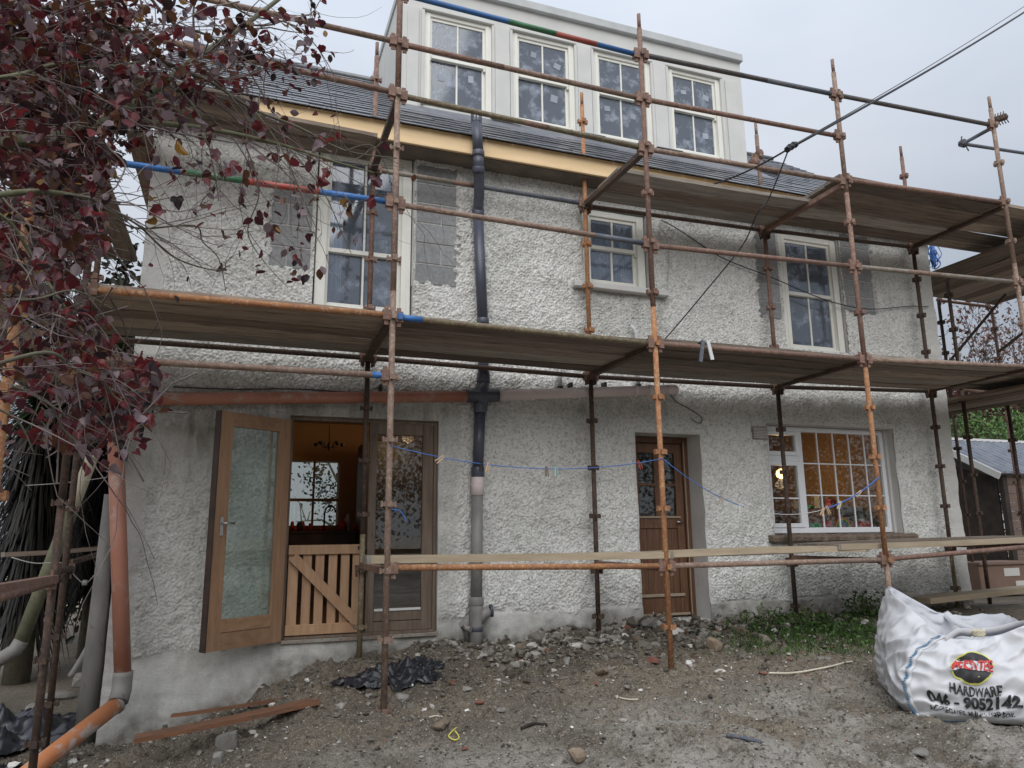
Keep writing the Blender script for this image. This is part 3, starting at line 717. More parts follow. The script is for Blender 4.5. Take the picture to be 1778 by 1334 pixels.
# open leaf swings outwards about x=.40 to x=-.19,y=-.40
hinge = Vector((.385, -.035, 0)); free = Vector((-.20, -.42, 0)); ldir = (free - hinge); Lw = ldir.length; ldir.normalize(); lnor = Vector((-ldir.y, ldir.x, 0))
if lnor.y > 0: lnor = -lnor
def leafbox(mb, u0, u1, w0, w1, z0, z1):
    v = []
    for z in (z0, z1):
        for u, w in ((u0, w0), (u1, w0), (u1, w1), (u0, w1)):
            p = hinge + ldir * u + lnor * w; v.append((p.x, p.y, z))
    mb.add(v, [(3, 2, 1, 0), (4, 5, 6, 7), (0, 1, 5, 4), (1, 2, 6, 5), (2, 3, 7, 6), (3, 0, 4, 7)])
lz0, lz1 = -.90, 1.03
leaf = MB(); leafbox(leaf, 0, .115, -.025, .025, lz0, lz1); leafbox(leaf, Lw - .115, Lw, -.025, .025, lz0, lz1)
leafo = leaf.build('door', 'door_oak', house, label='open oak framed glazed door leaf')
for za, zb in ((lz1 - .12, lz1 - .0), (lz0 + .135, lz0 + .235), (lz0, lz0 + .13)):
    r_ = MB(); leafbox(r_, .1155, Lw - .1155, -.023, .023, za, zb); r_.build('rail', 'door_oak_h', leafo)
pn = MB(); leafbox(pn, .1155, Lw - .1155, -.004, .004, lz0 + .236, lz1 - .1205); pn.build('pane', 'glass_door', leafo)
ed = MB(); leafbox(ed, Lw + .001, Lw + .012, -.05, .026, lz0 - .005, lz1 + .005); ed.build('edge_strip', 'inner_dark', leafo)
hd = MB(); leafbox(hd, Lw - .075, Lw - .045, .026, .034, .0, .15); p = hinge + ldir * (Lw - .06) + lnor * .045
hd.tube([p + Vector((0, 0, .1)) - lnor * .012, p + Vector((0, 0, .1)) + lnor * .03, p + Vector((0, 0, .1)) + lnor * .03 - ldir * .09], .008, 8)
hd.build('handle', 'chrome', leafo)
# pine gate in the doorway
gate = empty('gate', 'low slatted pine gate with a diagonal brace across the french doorway', 'gate', (.74, .02, -.87))
MB().box(.43, 1.10, .0, .022, -.175, -.09, .004).build('rail', 'gate_pine', gate)
MB().box(.43, 1.10, .0, .022, -.865, -.775, .004).build('rail', 'gate_pine', gate)
for i, x in enumerate((.435, .56, .67, .785, .895, 1.0)):
    MB().box(x, x + (.078 if i else .088), .0225, .042, -.86, -.10, .004).build('slat', 'gate_pine', gate)
MB().beam((.47, -.012, -.19), (1.075, -.012, -.80), .022, .085, up=(0, 0, 1)).build('brace', 'gate_pine', gate)
MB().box(1.04, 1.125, -.012, -.001, -.135, -.105).box(1.08, 1.10, -.02, -.0115, -.15, -.09).build('latch', 'iron', gate)

# brown entrance door
dxa, dxb, dya = 4.0, 4.80, .26
m = MB(); m.box(3.99, 4.06, dya, dya + .09, -.92, 1.05, .004); m.box(4.735, 4.805, dya, dya + .09, -.92, 1.05, .004); m.box(4.06, 4.735, dya + .001, dya + .09, .985, 1.05, .004)
m.build('door_frame', 'door_brown', house)
MB().box(4.0, 4.8, -.02, dya + .1, -.985, -.925, .006).build('doorstep', 'smooth_render', house)
dm = MB(); x0, x1 = 4.065, 4.73
dm.box(x0, x0 + .095, dya + .02, dya + .065, -.89, .98, .004); dm.box(x1 - .095, x1, dya + .02, dya + .065, -.89, .98, .004)
dm.box(x0 + .095, x1 - .095, dya + .021, dya + .064, .87, .98, .004); dm.box(x0 + .095, x1 - .095, dya + .021, dya + .064, .03, .17, .004); dm.box(x0 + .095, x1 - .095, dya + .021, dya + .064, -.89, -.68, .004)
dm.box((x0 + x1) / 2 - .03, (x0 + x1) / 2 + .03, dya + .022, dya + .063, .17, .87, .003); dm.box(x0 + .095, (x0 + x1) / 2 - .03, dya + .022, dya + .063, .50, .53, .003); dm.box((x0 + x1) / 2 + .03, x1 - .095, dya + .022, dya + .063, .50, .53, .003)
door = dm.build('door', 'door_brown', house, label='weathered brown half glazed door')
for k in range(6):
    w_ = (x1 - x0 - .19) / 6
    MB().box(x0 + .095 + k * w_ + .001, x0 + .095 + (k + 1) * w_ - .001, dya + .036, dya + .05, -.68, .03, .002).build('panel_board', 'door_brown', door)
for pa, pb in ((x0 + .095, (x0 + x1) / 2 - .03), ((x0 + x1) / 2 + .03, x1 - .095)):
    for za, zb in ((.17, .50), (.53, .87)): MB().box(pa, pb, dya + .04, dya + .045, za, zb).build('pane', 'glass_lower', door)
MB().box(x0 + .06, x1 - .06, dya + .005, dya + .019, .145, .165).box(x0 + .06, x1 - .06, dya + .0, dya + .019, -.70, -.67).box(x0, x1, dya + .005, dya + .019, -.90, -.875).build('weather_bar', 'board_pale', door)
MB().tube([(x1 - .05, dya + .02, .10), (x1 - .05, dya - .02, .10), (x1 - .13, dya - .025, .10)], .009, 8).build('handle', 'chrome', door)
MB().box(4.742, 4.75, dya - .012, dya - .001, -.9, 1.0).build('draught_strip', 'board_pale', house)

# white ground floor window
wy = .13; x0, x1, z0, z1 = 5.74, 7.62, -.04, 1.22
w = MB(); f_ = .055
w.box(x0, x0 + f_, wy, wy + .07, z0, z1, .005); w.box(x1 - f_, x1, wy, wy + .07, z0, z1, .005); w.box(x0 + f_, x1 - f_, wy + .001, wy + .069, z1 - f_, z1, .005); w.box(x0 + f_, x1 - f_, wy + .001, wy + .069, z0, z0 + f_ + .01, .005)
xm = 6.33; w.box(xm - .05, xm + .01, wy + .001, wy + .069, z0 + f_ + .01, z1 - f_, .005)
w.box(x0 + f_, xm - .05, wy + .002, wy + .068, .80, .87, .005)
bigwin = w.build('window', 'upvc', house, label='white plastic window with a lamplit room behind')
for za, zb in ((z0 + f_ + .01, .80), (.87, z1 - f_)):
    s = MB(); xa, xb = x0 + f_, xm - .05; t = .05
    s.box(xa, xa + t, wy - .012, wy + .05, za, zb, .005); s.box(xb - t, xb, wy - .012, wy + .05, za, zb, .005); s.box(xa + t, xb - t, wy - .011, wy + .049, za, za + t, .005); s.box(xa + t, xb - t, wy - .011, wy + .049, zb - t, zb, .005)
    s.build('sash', 'upvc', bigwin)
    MB().box(xa + t, xb - t, wy + .02, wy + .026, za + t, zb - t).build('pane', 'glass_lower', bigwin)
    if zb < .85: MB().box(xa + t, xb - t, wy + .009, wy + .0195, .36, .375).build('glazing_bar', 'upvc', bigwin)
xa, xb, za, zb = xm + .01, x1 - f_, z0 + f_ + .01, z1 - f_
MB().box(xa, xb, wy + .03, wy + .036, za, zb).build('pane', 'glass_lower', bigwin)
for k in range(1, 5):
    x = xa + (xb - xa) * k / 5; MB().box(x - .008, x + .008, wy + .017, wy + .0295, za, zb).build('glazing_bar', 'upvc', bigwin)
for k in range(1, 3):
    z = za + (zb - za) * k / 3; MB().box(xa, xb, wy + .0165, wy + .0293, z - .007, z + .007).build('glazing_bar', 'upvc', bigwin)
sl = MB(); n = 40; rr = random.Random(5)
prof = [(-.09, -.125), (-.10, -.085), (-.07, -.062), (.125, -.045), (.125, -.13)]
v = []
for i in range(n + 1):
    x = 5.62 + (7.78 - 5.62) * i / n
    for y, z in prof: v.append((x, y + rr.uniform(-.006, .006), z + rr.uniform(-.006, .006)))
f = []
for i in range(n):
    for k in range(5): f.append((i * 5 + k, i * 5 + (k + 1) % 5, (i + 1) * 5 + (k + 1) % 5, (i + 1) * 5 + k))
f += [tuple(range(5)), tuple(range(n * 5, n * 5 + 5))]
sl.add(v, f); sl.build('window_sill', 'door_grey', house)
# vent
vm = MB(); vm.box(5.50, 5.71, -.035, -.012, 1.03, 1.18, .003); vent = vm.build('vent', 'steel_grey', house)
for k in range(7): MB().box(5.515, 5.695, -.043, -.0355, 1.045 + k * .018, 1.053 + k * .018).build('vent_louvre', 'white_pvc', vent)

# ------------------------------------------------------------------ inside the lamplit rooms
bw_ = MB(); a, b, c, d = BACKW
bw_.box(a - .07, a, 3.96, 4.05, c - .07, d + .07).box(b, b + .07, 3.96, 4.05, c - .07, d + .07).box(a, b, 3.961, 4.05, d, d + .07).box(a, b, 3.961, 4.05, c - .07, c)
bw_.box((a + b) / 2 - .015, (a + b) / 2 + .015, 4.0, 4.04, c, d).box(a, b, 3.99, 4.05, .47, .51)
kw = bw_.build('kitchen_window', 'inner_orange', house)
MB().box(a, b, 4.06, 4.065, c, d).build('pane', 'glass_lower', kw)
MB().box(-.6, 2.5, 3.4, 3.95, -.89, .02).build('kitchen_counter', 'inner_dark', house)
MB().box(-.6, 2.5, 3.38, 3.952, .0205, .05, .004).build('worktop', 'inner_dark', house)
MB().tube([(1.12, 3.75, .05), (1.12, 3.75, .30), (1.14, 3.73, .37), (1.2, 3.7, .40), (1.25, 3.68, .36), (1.26, 3.68, .30)], .012, 8).build('tap', 'iron', house)
MB().box(1.5, 2.5, 2.6, 3.37, -.89, 1.2, .01).build('kitchen_dark_block', 'inner_dark', house)  # block added to darken the kitchen behind the closed door leaf
t = empty('washing_up', 'small clutter of cups and jars beside the kitchen tap', 'clutter', (.9, 3.55, .052))
rr = random.Random(9)
for k in range(16):
    x = .55 + rr.random() * 1.1; y = 3.5 + rr.random() * .2; h = rr.uniform(.05, .14); r_ = rr.uniform(.02, .045)
    MB().tube([(x, y, .052), (x, y, .052 + h * .6), (x, y, .052 + h)], [r_, r_ * 1.05, r_ * .7], 8).build('cup', rr.choice(['toy_red', 'white_pvc', 'inner_dark', 'toy_red']), t)
MB().tube([(1.42, 3.6, .052), (1.42, 3.6, .2), (1.42, 3.6, .25), (1.42, 3.6, .28)], [.045, .045, .02, .02], 10).build('bottle', 'curtain', t)
ch = empty('chandelier', 'small wrought iron chandelier hanging from the orange kitchen ceiling', 'chandelier', (.97, 2.1, 1.6))
cx_, cy_ = .97, 2.1
MB().tube([(cx_, cy_, 1.6), (cx_, cy_, 1.08)], .006, 6).build('stem', 'iron', ch)
MB().tube([(cx_, cy_, 1.10), (cx_, cy_, 1.05), (cx_, cy_, 1.02), (cx_, cy_, .99)], [.01, .025, .02, .005], 8).build('hub', 'iron', ch)
for k in range(5):
    a_ = k * 2 * math.pi / 5 + .2; ca, sa = math.cos(a_), math.sin(a_)
    MB().tube([(cx_ + ca * r_, cy_ + sa * r_, z) for r_, z in ((.02, 1.04), (.06, 1.03), (.10, 1.07), (.135, 1.10), (.16, 1.07), (.165, 1.05))], .007, 6).build('arm', 'iron', ch)
    MB().tube([(cx_ + ca * .165, cy_ + sa * .165, z) for z in (1.05, 1.07, 1.09)], [.012, .028, .022], 8).build('lamp_cup', 'iron', ch)
# the lamps that light the two rooms
def bulb(x, y, z, e, parentless_label, r_=.05):
    o = empty('pendant_lamp', parentless_label, 'lamp', (x, y, 1.6))
    MB().tube([(x, y, 1.6), (x, y, z + .06)], .004, 6).build('flex', 'iron', o)
    s = MB(); s.tube([(x, y, z - r_), (x, y, z - r_ * .6), (x, y, z), (x, y, z + r_ * .6), (x, y, z + r_)], [.01, r_ * .8, r_, r_ * .8, .015], 12); s.build('lamp_bulb', 'lamp_glow', o)
    L = bpy.data.lights.new('lamp_light', 'POINT'); L.energy = e; L.color = (1, .68, .36); L.shadow_soft_size = .08
    lo = bpy.data.objects.new('lamp_light', L); link(lo, o); lo.location = Vector((x, y, z - r_ - .08)) - o.location
bulb(1.9, 1.9, 1.30, 6, 'lit bulb lamp in the kitchen just behind the french window')
bulb(7.35, 1.75, .80, 5.5, 'glowing pendant lamp seen through the white ground floor window', .07)
mb = MB(); mb.box(5.2, 8.2, .211, .75, -.12, -.0015); mb.build('window_board', 'inner_floor', house)
MB().box(8.27, 8.325, .32, 3.99, -.89, 1.6).build('partition_wall', 'inner_orange', house)
MB().box(7.62, 7.664, .10, .30, -.06, 1.23).build('reveal', 'smooth_render', house)
MB().box(7.9, 8.26, 1.2, 2.6, -.89, .30, .01).build('cabinet', 'door_brown', house)
for k in range(5): MB().box(8.0, 8.1, 1.3 + k * .22, 1.42 + k * .22, .305, .36 + .07 * (k % 3), .01).build('cabinet_jar', ('toy_yellow', 'toy_red', 'white_pvc', 'toy_green', 'paper')[k], house)
rb = empty('toy_rainbow', 'wooden rainbow toy standing on the inner sill of the white window', 'toy', (6.98, .27, .02))
for k, (mm, r_) in enumerate((('toy_red', .125), ('toy_yellow', .105), ('toy_green', .085), ('toy_blue', .065))):
    pts = [(6.98 + r_ * math.cos(a_), .27, .02 + r_ * math.sin(a_) * 1.0) for a_ in np.linspace(0, math.pi, 14)]
    MB().tube(pts, .0095, 8).build('arc', mm, rb)
tb = empty('toy_box', 'red and white boxes of toys behind the white window', 'box', (7.3, .3, .0))
MB().box(7.22, 7.40, .25, .38, .0, .09, .005).build('box_body', 'toy_red', tb); MB().box(7.26, 7.33, .26, .32, .0905, .13, .004).build('small_box', 'paper', tb)
tb = empty('toy_figure', 'blue and green plastic toy beside the rainbow on the window sill', 'toy', (6.5, .27, .0))
MB().tube([(6.42, .27, .0), (6.42, .27, .06), (6.42, .27, .09)], [.035, .04, .02], 10).tube([(6.42, .27, .09), (6.42, .27, .12), (6.42, .27, .15)], [.015, .03, .01], 10).build('toy_body', 'toy_blue', tb)
MB().box(6.50, 6.63, .25, .36, .0, .08, .01).build('toy_base', 'toy_green', tb); MB().box(6.68, 6.82, .27, .36, .0, .10, .01).build('toy_brick', 'toy_red', tb)

# ================================================================== PIPES
def pipe(parent, name, material, pts, r=.055, n=16): return MB().tube(pts, r, n).build(name, material, parent)
def ring(parent, name, material, p, d, r=.064, L=.06):
    p, d = Vector(p), Vector(d).normalized()
    return MB().tube([p - d * L / 2, p - d * L * .4, p + d * L * .4, p + d * L / 2], [r * .95, r, r, r * .95], 16).build(name, material, parent)
yp = -.095
dpipe = empty('downpipe', 'black plastic soil pipe running down the wall from above the eaves', 'pipe', (2.19, yp, 1.2))
yt = -.36
pipe(dpipe, 'pipe_length', 'black_pvc', [(2.07, yt, 4.18), (2.09, yt, 3.82)])
fins = MB()
for k in range(10):
    a_ = k * math.pi / 5; fins.box(2.07 + .052 * math.cos(a_) - .007, 2.07 + .052 * math.cos(a_) + .007, yt + .052 * math.sin(a_) - .007, yt + .052 * math.sin(a_) + .007, 4.17, 4.27)
fins.build('vent_cage', 'black_pvc', dpipe)
ring(dpipe, 'socket', 'black_pvc', (2.09, yt, 3.82), (0, 0, 1))
pipe(dpipe, 'bend', 'black_pvc', [(2.09, yt, 3.80), (2.092, yt, 3.72), (2.11, yt + .05, 3.62), (2.15, yt + .16, 3.46), (2.165, yt + .23, 3.38), (2.17, yp, 3.28)])
ring(dpipe, 'socket', 'black_pvc', (2.17, yp, 3.30), (0, 0, 1), .066, .09)
ring(dpipe, 'socket', 'black_pvc', (2.10, yt + .03, 3.66), (.1, .3, -1), .066, .06)
pipe(dpipe, 'pipe_length', 'black_pvc', [(2.17, yp, 3.28), (2.22, yp, 2.1)])
ring(dpipe, 'socket', 'black_pvc', (2.22, yp, 2.12), (0, 0, 1))
pipe(dpipe, 'pipe_length', 'black_pvc', [(2.22, yp, 2.1), (2.225, yp, 1.50)])
ring(dpipe, 'socket', 'black_pvc', (2.225, yp, 1.53), (0, 0, 1), .068, .1)
pipe(dpipe, 'branch', 'black_pvc', [(2.225, yp, 1.5), (2.215, yp, 1.36), (2.20, yp, 1.2)], .063)
pipe(dpipe, 'pipe_length', 'black_pvc', [(2.19, yp, 1.2), (2.165, yp, .60)])
for z in (.585, 1.22): ring(dpipe, 'socket', 'black_pvc', (2.165 + (z - .585) * .04, yp, z), (0, 0, 1), .066, .1)
pipe(dpipe, 'pipe_length', 'pink_pvc', [(2.165, yp, .55), (2.16, yp, .36)], .062)
pipe(dpipe, 'pipe_length', 'grey_pvc', [(2.16, yp, .37), (2.15, yp, -.62)], .056)
pipe(dpipe, 'branch', 'grey_pvc', [(2.15, yp, -.60), (2.15, yp, -.74), (2.14, yp, -.9), (2.14, yp, -1.12)], .066)
ring(dpipe, 'socket', 'grey_pvc', (2.15, yp, -.63), (0, 0, 1), .07, .08)
ring(dpipe, 'clamp', 'black_pvc', (2.142, yp, -.88), (0, 0, 1), .072, .04)
pipe(dpipe, 'branch_arm', 'grey_pvc', [(2.15, yp, -.84), (2.22, yp - .01, -.75), (2.28, yp - .02, -.72)], .05)
ring(dpipe, 'end_cap', 'black_pvc', (2.29, yp - .02, -.72), (1, -.1, .1), .06, .025)
pipe(dpipe, 'small_outlet', 'grey_pvc', [(2.06, yp, -.98), (2.04, yp - .01, -.9), (2.0, yp - .04, -.84), (1.97, yp - .1, -.82)], .022, 10)
pipe(dpipe, 'small_outlet', 'grey_pvc', [(1.98, yp - .05, -.80), (2.03, yp - .07, -.86), (2.06, yp - .11, -.87)], .026, 10)
wp = empty('waste_pipe', 'long sloping waste pipe, terracotta at one end and pinkish grey at the other', 'pipe', (2.0, yp, 1.3))
pipe(wp, 'pipe_length', 'terracotta_pvc', [(-.90, yp + .012, 1.15), (2.12, yp, 1.335)], .056)
pipe(wp, 'pipe_length', 'pink_pvc', [(2.30, yp, 1.352), (4.36, yp, 1.53)], .055)
pipe(wp, 'socket', 'black_pvc', [(2.05, yp, 1.335), (2.38, yp, 1.358)], .066)
for x in (2.75, 3.22, 3.95, 4.13): ring(wp, 'socket', 'pink_pvc', (x, yp, 1.352 + (x - 2.3) * .0864), (1, 0, .086), .064, .045)
pipe(wp, 'bend', 'pink_pvc', [(4.34, yp, 1.53), (4.43, yp, 1.54), (4.47, yp + .04, 1.55), (4.49, .02, 1.56)], .057)
for x, zt in ((3.07, 1.86), (4.0, 2.24)):
    zb = 1.352 + (x - 2.3) * .0864 + .04
    pipe(wp, 'branch_pipe', 'white_pvc', [(x, yp + .01, zb), (x, yp + .01, zt - .09), (x - .0 + (.03 if x < 3.5 else -.02), yp + .02, zt - .04), (x + (.07 if x < 3.5 else -.05), yp + .03, zt)], .022, 10)
    ring(wp, 'boss', 'black_pvc', (x, yp + .01, zb), (0, 0, 1), .035, .07)
for x in (1.2, 3.2, 3.6): MB().box(x - .012, x + .012, yp - .0, -.005, 1.30 + (x - 1.3) * .07 + .02, 1.35 + (x - 1.3) * .07 + .06).build('bracket', 'iron', wp)
# drain at the left corner: dark bend, terracotta length, grey bend, laid pipe
lp = empty('drain_pipe', 'terracotta drain pipe standing at the left corner of the house', 'pipe', (-.9, -.25, -.3))
pts = [(-.80, -.10, 1.16), (-.92, -.14, 1.14), (-1.0, -.2, 1.06), (-1.01, -.22, .95)]
pipe(lp, 'bend', 'black_pvc', pts, .075)
P1, P2 = Vector((-1.01, -.22, .93)), Vector((-.78, -.25, -1.07))
pipe(lp, 'pipe_length', 'terracotta_pvc', [P1, P2], .062)
pipe(lp, 'bend', 'grey_pvc', [P2 + Vector((0, 0, .04)), P2, P2 + Vector((.0, -.01, -.10)), P2 + Vector((-.01, -.06, -.17))], .072)
E0 = Vector((-.80, -.31, -1.26)); E1 = atZ(60, 1334, -1.52); dd = (E1 - E0).normalized()
lay = empty('laid_pipe', 'muddy terracotta pipe running over the ground towards the viewer', 'pipe', tuple(E0))
pipe(lay, 'pipe_length', 'orange_pvc', [E0, E0 + (E1 - E0) * 1.9], .062)
ring(lay, 'collar', 'grey_pvc', E0 + dd * .0, dd, .07, .03)
gp = empty('grey_duct', 'pale grey duct standing behind the terracotta pipe at the corner', 'pipe', (-1.02, .1, -.8))
pipe(gp, 'pipe_length', 'grey_pvc', [(-1.03, .02, .35), (-1.03, .03, -.6), (-1.04, .06, -1.64)], [.045, .07, .09])

# ================================================================== SCAFFOLDING
scaf = empty('scaffolding', 'rusty tube scaffolding wrapped round the front and gables of the house', 'scaffolding', (3.4, -1.4, -1.2))
TR = .0242
OX = [1.05, 3.43, 5.86, 8.27]; YO = -1.4
IX = [1.055, 3.385, 5.79, 8.19]; YI = -.17
CL = [(-.265, .4875), (-.295, .4875), (-.29, .494), (-.2, .496)]
def standard(x, y, z0, z1, segs, cl, spig=True, tilt=0, parent=scaf):
    """segs: list of (z_from, material)"""
    X = lambda z: x + tilt * (z - z0)
    zs = [z0] + [s[0] for s in segs[1:]] + [z1 - (.16 if spig else 0)]
    top = None
    for i, (zz, mm) in enumerate(segs):
        o = MB().tube([(X(zs[i]), y, zs[i]), (X(zs[i + 1]), y, zs[i + 1])], TR, 14).build('standard', mm, parent)
        if top is None: top = o
    if spig: MB().tube([(X(z1 - .16), y, z1 - .16), (X(z1), y, z1)], TR * .75, 12).build('spigot', segs[-1][1], top)
    b, st = cl
    k = math.ceil((z0 + .06 - b) / st)
    while b + k * st < z1 - .2:
        z = b + k * st; k += 1
        mm = [s for s in segs if s[0] <= z or s is segs[0]][-1][1]
        c = MB()
        for a_ in range(4):
            ca, sa = math.cos(a_ * math.pi / 2), math.sin(a_ * math.pi / 2)
            px, py = X(z) + ca * .043, y + sa * .043
            wx_, wy_ = (.006, .020) if a_ % 2 == 0 else (.020, .006)
            c.box(px - wx_ + ca * .008, px + wx_ + ca * .008, py - wy_ + sa * .008, py + wy_ + sa * .008, z - .022, z + .022)
            c.box(X(z) + ca * .033 - .014, X(z) + ca * .033 + .014, y + sa * .033 - .014, y + sa * .033 + .014, z - .017, z + .012)
        c.build('coupler', mm, top)
    return top
def wedge_end(p, d, mm, parent):
    """pressed end fitting with its captive wedge"""
    p, d = Vector(p), Vector(d).normalized()
    m = MB(); a = p + d * .05
    m.beam(a - d * .03 + Vector((0, 0, 0)), a + d * .03, .05, .085)
    m.beam(a + Vector((0, 0, -.08)), a + Vector((0, 0, .075)), .014, .034, up=d)
    return m.build('wedge_clip', mm, parent)
def ledger(a, b, mm, bands=(), clips=True, name='ledger', clipm='rust_brown'):
    a, b = Vector(a), Vector(b)
    o = MB().tube([a, b], TR, 14).build(name, mm, scaf)
    for t0, t1, bm in bands:
        MB().tube([a + (b - a) * t0, a + (b - a) * t1], TR * 1.035, 14).build('paint_band', bm, o)
    if clips:
        wedge_end(a, b - a, clipm, o); wedge_end(b, a - b, clipm, o)
    return o
# outer standards
def gfoot(x, y): return float(ground_base(np.array([x]), np.array([y]))[0]) - .05
standard(OX[0], YO, gfoot(OX[0], YO), 5.25, [(-1.3, 'rust_tan'), (1.9, 'rust_tan'), (3.7, 'rust_brown')], CL[0])
standard(OX[1], YO, gfoot(OX[1], YO), 5.03, [(-1.2, 'rust_orange'), (2.0, 'rust_brown')], CL[1])
standard(OX[2], YO, gfoot(OX[2], YO), 5.09, [(-1.2, 'rust_tan'), (-.3, 'rust_orange'), (1.6, 'rust_brown'), (3.5, 'rust_tan')], CL[2])
standard(OX[3], YO, gfoot(OX[3], YO), 5.14, [(-1.2, 'rust_tan'), (3.0, 'rust_tan')], CL[3])
# inner standards
standard(IX[0], YI, gfoot(IX[0], YI), 4.99, [(-1.2, 'steel_olive'), (.0, 'rust_dark'), (1.7, 'rust_brown')], (-.31, .4875))
standard(IX[1], YI, gfoot(IX[1], YI), 4.91, [(-1.2, 'rust_dark'), (1.65, 'rust_orange')], (-.33, .4875))
standard(IX[2], YI, gfoot(IX[2], YI), 5.0, [(-1.2, 'rust_dark'), (1.65, 'rust_brown'), (3.6, 'rust_tan')], (-.33, .4875))
standard(IX[3], YI, gfoot(IX[3], YI), 5.12, [(-1.2, 'steel_olive'), (-.3, 'rust_dark'), (1.0, 'rust_dark'), (3.6, 'rust_brown')], (-.22, .49))
# base jacks
for x, y in [(x, YO) for x in OX] + [(x, YI) for x in IX]:
    z = gfoot(x, y); MB().box(x - .07, x + .07, y - .07, y + .07, z - .01, z + .03, .004).build('base_plate', 'rust_dark', scaf)
# left return: bay 0 standards and gable
XA = -1.1
standard(XA, YO, -1.68, 4.9, [(-1.68, 'rust_dark'), (.2, 'rust_dark'), (1.75, 'rust_brown')], CL[0])
standard(-1.27, YI, -1.68, 4.9, [(-1.68, 'rust_dark'), (1.75, 'rust_brown')], CL[0])
standard(-1.05, -3.05, -1.75, 1.6, [(-1.75, 'rust_orange')], (-.30, .4875), spig=False)
standard(-2.3, YO, -1.7, 4.9, [(-1.7, 'rust_brown')], CL[0]); standard(-2.3, 1.1, -1.7, 4.9, [(-1.7, 'rust_brown')], CL[0]); standard(-1.2, 2.2, -1.7, 4.9, [(-1.7, 'rust_dark')], CL[0])
# ledgers, outer face
ledger((1.05, YO, 4.62), (3.43, YO, 4.57), 'paint_blue', [(.42, .62, 'paint_green'), (.62, .80, 'paint_red')], clipm='rust_brown')
ledger((3.43, YO, 4.585), (5.86, YO, 4.66), 'steel_black', [(.02, .5, 'steel_black'), (.62, .98, 'steel_blue')])
ledger((5.86, YO, 4.66), (8.27, YO, 4.76), 'steel_black')
ledger((-1.1, YO, 4.16), (1.05, YO, 4.14), 'rust_tan'); ledger((1.05, YO, 4.13), (3.43, YO, 4.10), 'rust_tan', [(.0, .4, 'rust_brown')]); ledger((3.43, YO, 4.10), (5.86, YO, 4.16), 'rust_brown')
ledger((-1.1, YO, 3.73), (1.05, YO, 3.655), 'rust_brown'); ledger((1.05, YO, 3.64), (3.43, YO, 3.575), 'steel_olive', [(.48, .58, 'rust_brown')], clipm='rust_brown'); ledger((3.43, YO, 3.575), (5.86, YO, 3.63), 'rust_tan'); ledger((5.86, YO, 3.66), (8.27, YO, 3.76), 'rust_brown')
ledger((-1.1, YO, 2.665), (1.05, YO, 2.66), 'rust_brown', [(.05, .25, 'paint_blue'), (.27, .47, 'paint_green'), (.47, .72, 'paint_red'), (.72, .96, 'paint_blue')])
ledger((1.05, YO, 2.65), (3.43, YO, 2.61), 'rust_tan', [(.76, .97, 'steel_blue')]); ledger((3.43, YO, 2.60), (5.86, YO, 2.68), 'rust_brown'); ledger((5.86, YO, 2.68), (8.27, YO, 2.775), 'steel_grey', [(.3, .5, 'rust_tan')])
ledger((-1.1, YO, 1.69), (1.05, YO, 1.70), 'rust_orange'); ledger((1.05, YO, 1.69), (3.43, YO, 1.655), 'steel_olive', [(.02, .1, 'paint_blue')]); ledger((3.43, YO, 1.66), (5.86, YO, 1.685), 'rust_brown'); ledger((5.86, YO, 1.685), (8.27, YO, 1.775), 'rust_tan'); ledger((8.27, YO, 1.775), (10.6, YO, 1.83), 'rust_tan')
ledger((-1.1, YO, 1.20), (1.05, YO, 1.21), 'rust_tan', [(.93, .99, 'paint_blue')])
ledger((1.05, YO, -.245), (3.43, YO, -.29), 'rust_orange'); ledger((3.43, YO, -.29), (5.86, YO, -.29), 'rust_tan'); ledger((5.86, YO, -.285), (8.27, YO, -.18), 'rust_brown'); ledger((8.27, YO, -.18), (10.6, YO, -.13), 'rust_brown')
# inner face
ledger((1.055, YI, 3.57), (3.385, YI, 3.55), 'steel_blue', [(.0, .35, 'steel_grey'), (.35, .48, 'rust_brown')])
for a, b, z0, z1 in ((IX[0], IX[1], 1.635, 1.60), (IX[1], IX[2], 1.60, 1.63), (IX[2], IX[3], 1.63, 1.715), (-1.27, IX[0], 1.64, 1.635), (IX[1], IX[2], 3.53, 3.57), (IX[2], IX[3], 3.575, 3.66)):
    ledger((a, YI, z0), (b, YI, z1), 'rust_dark')
# transoms (pressed steel, between outer and inner standards)
def transom(x0, x1, z0, z1, mm='rust_dark', ya=YO, yb=YI):
    o = MB().beam((x0, ya + .03, z0), (x1, yb - .03, z1), .055, .05).build('transom', mm, scaf)
    MB().box(x1 - .055, x1 + .055, yb - .045, yb + .045, z1 - .055, z1 + .0, .006).box(x1 - .05, x1 - .035, yb - .04, yb + .04, z1 - .10, z1 - .055).box(x1 + .035, x1 + .05, yb - .04, yb + .04, z1 - .10, z1 - .055).build('bracket', 'rust_dark', o)
for k in range(4):
    zo = (1.68, 1.645, 1.67, 1.76)[k]; transom(OX[k], IX[k], zo, zo - .03)
transom(OX[0], IX[0], 3.60, 3.56, 'rust_dark'); transom(OX[1], IX[1], 3.56, 3.54, 'rust_dark'); transom(OX[2], IX[2], 3.61, 3.56, 'rust_brown'); transom(OX[3], IX[3], 3.72, 3.66, 'rust_dark')
transom(XA, -1.27, 1.66, 1.62); transom(XA, -1.27, 3.62, 3.6)
for k in range(4): transom(OX[k], IX[k], (-.27, -.31, -.30, -.2)[k], (-.27, -.31, -.30, -.2)[k], 'rust_brown')
ledger((XA, YO, -.28), (-1.05, -3.05, -.28), 'rust_brown'); ledger((XA, YO, -.22), (-1.27, .1, -.25), 'rust_dark')
MB().beam((-1.08, -3.02, -.24), (-1.09, YO - .05, -.26), .06, .05).build('transom', 'rust_brown', scaf)
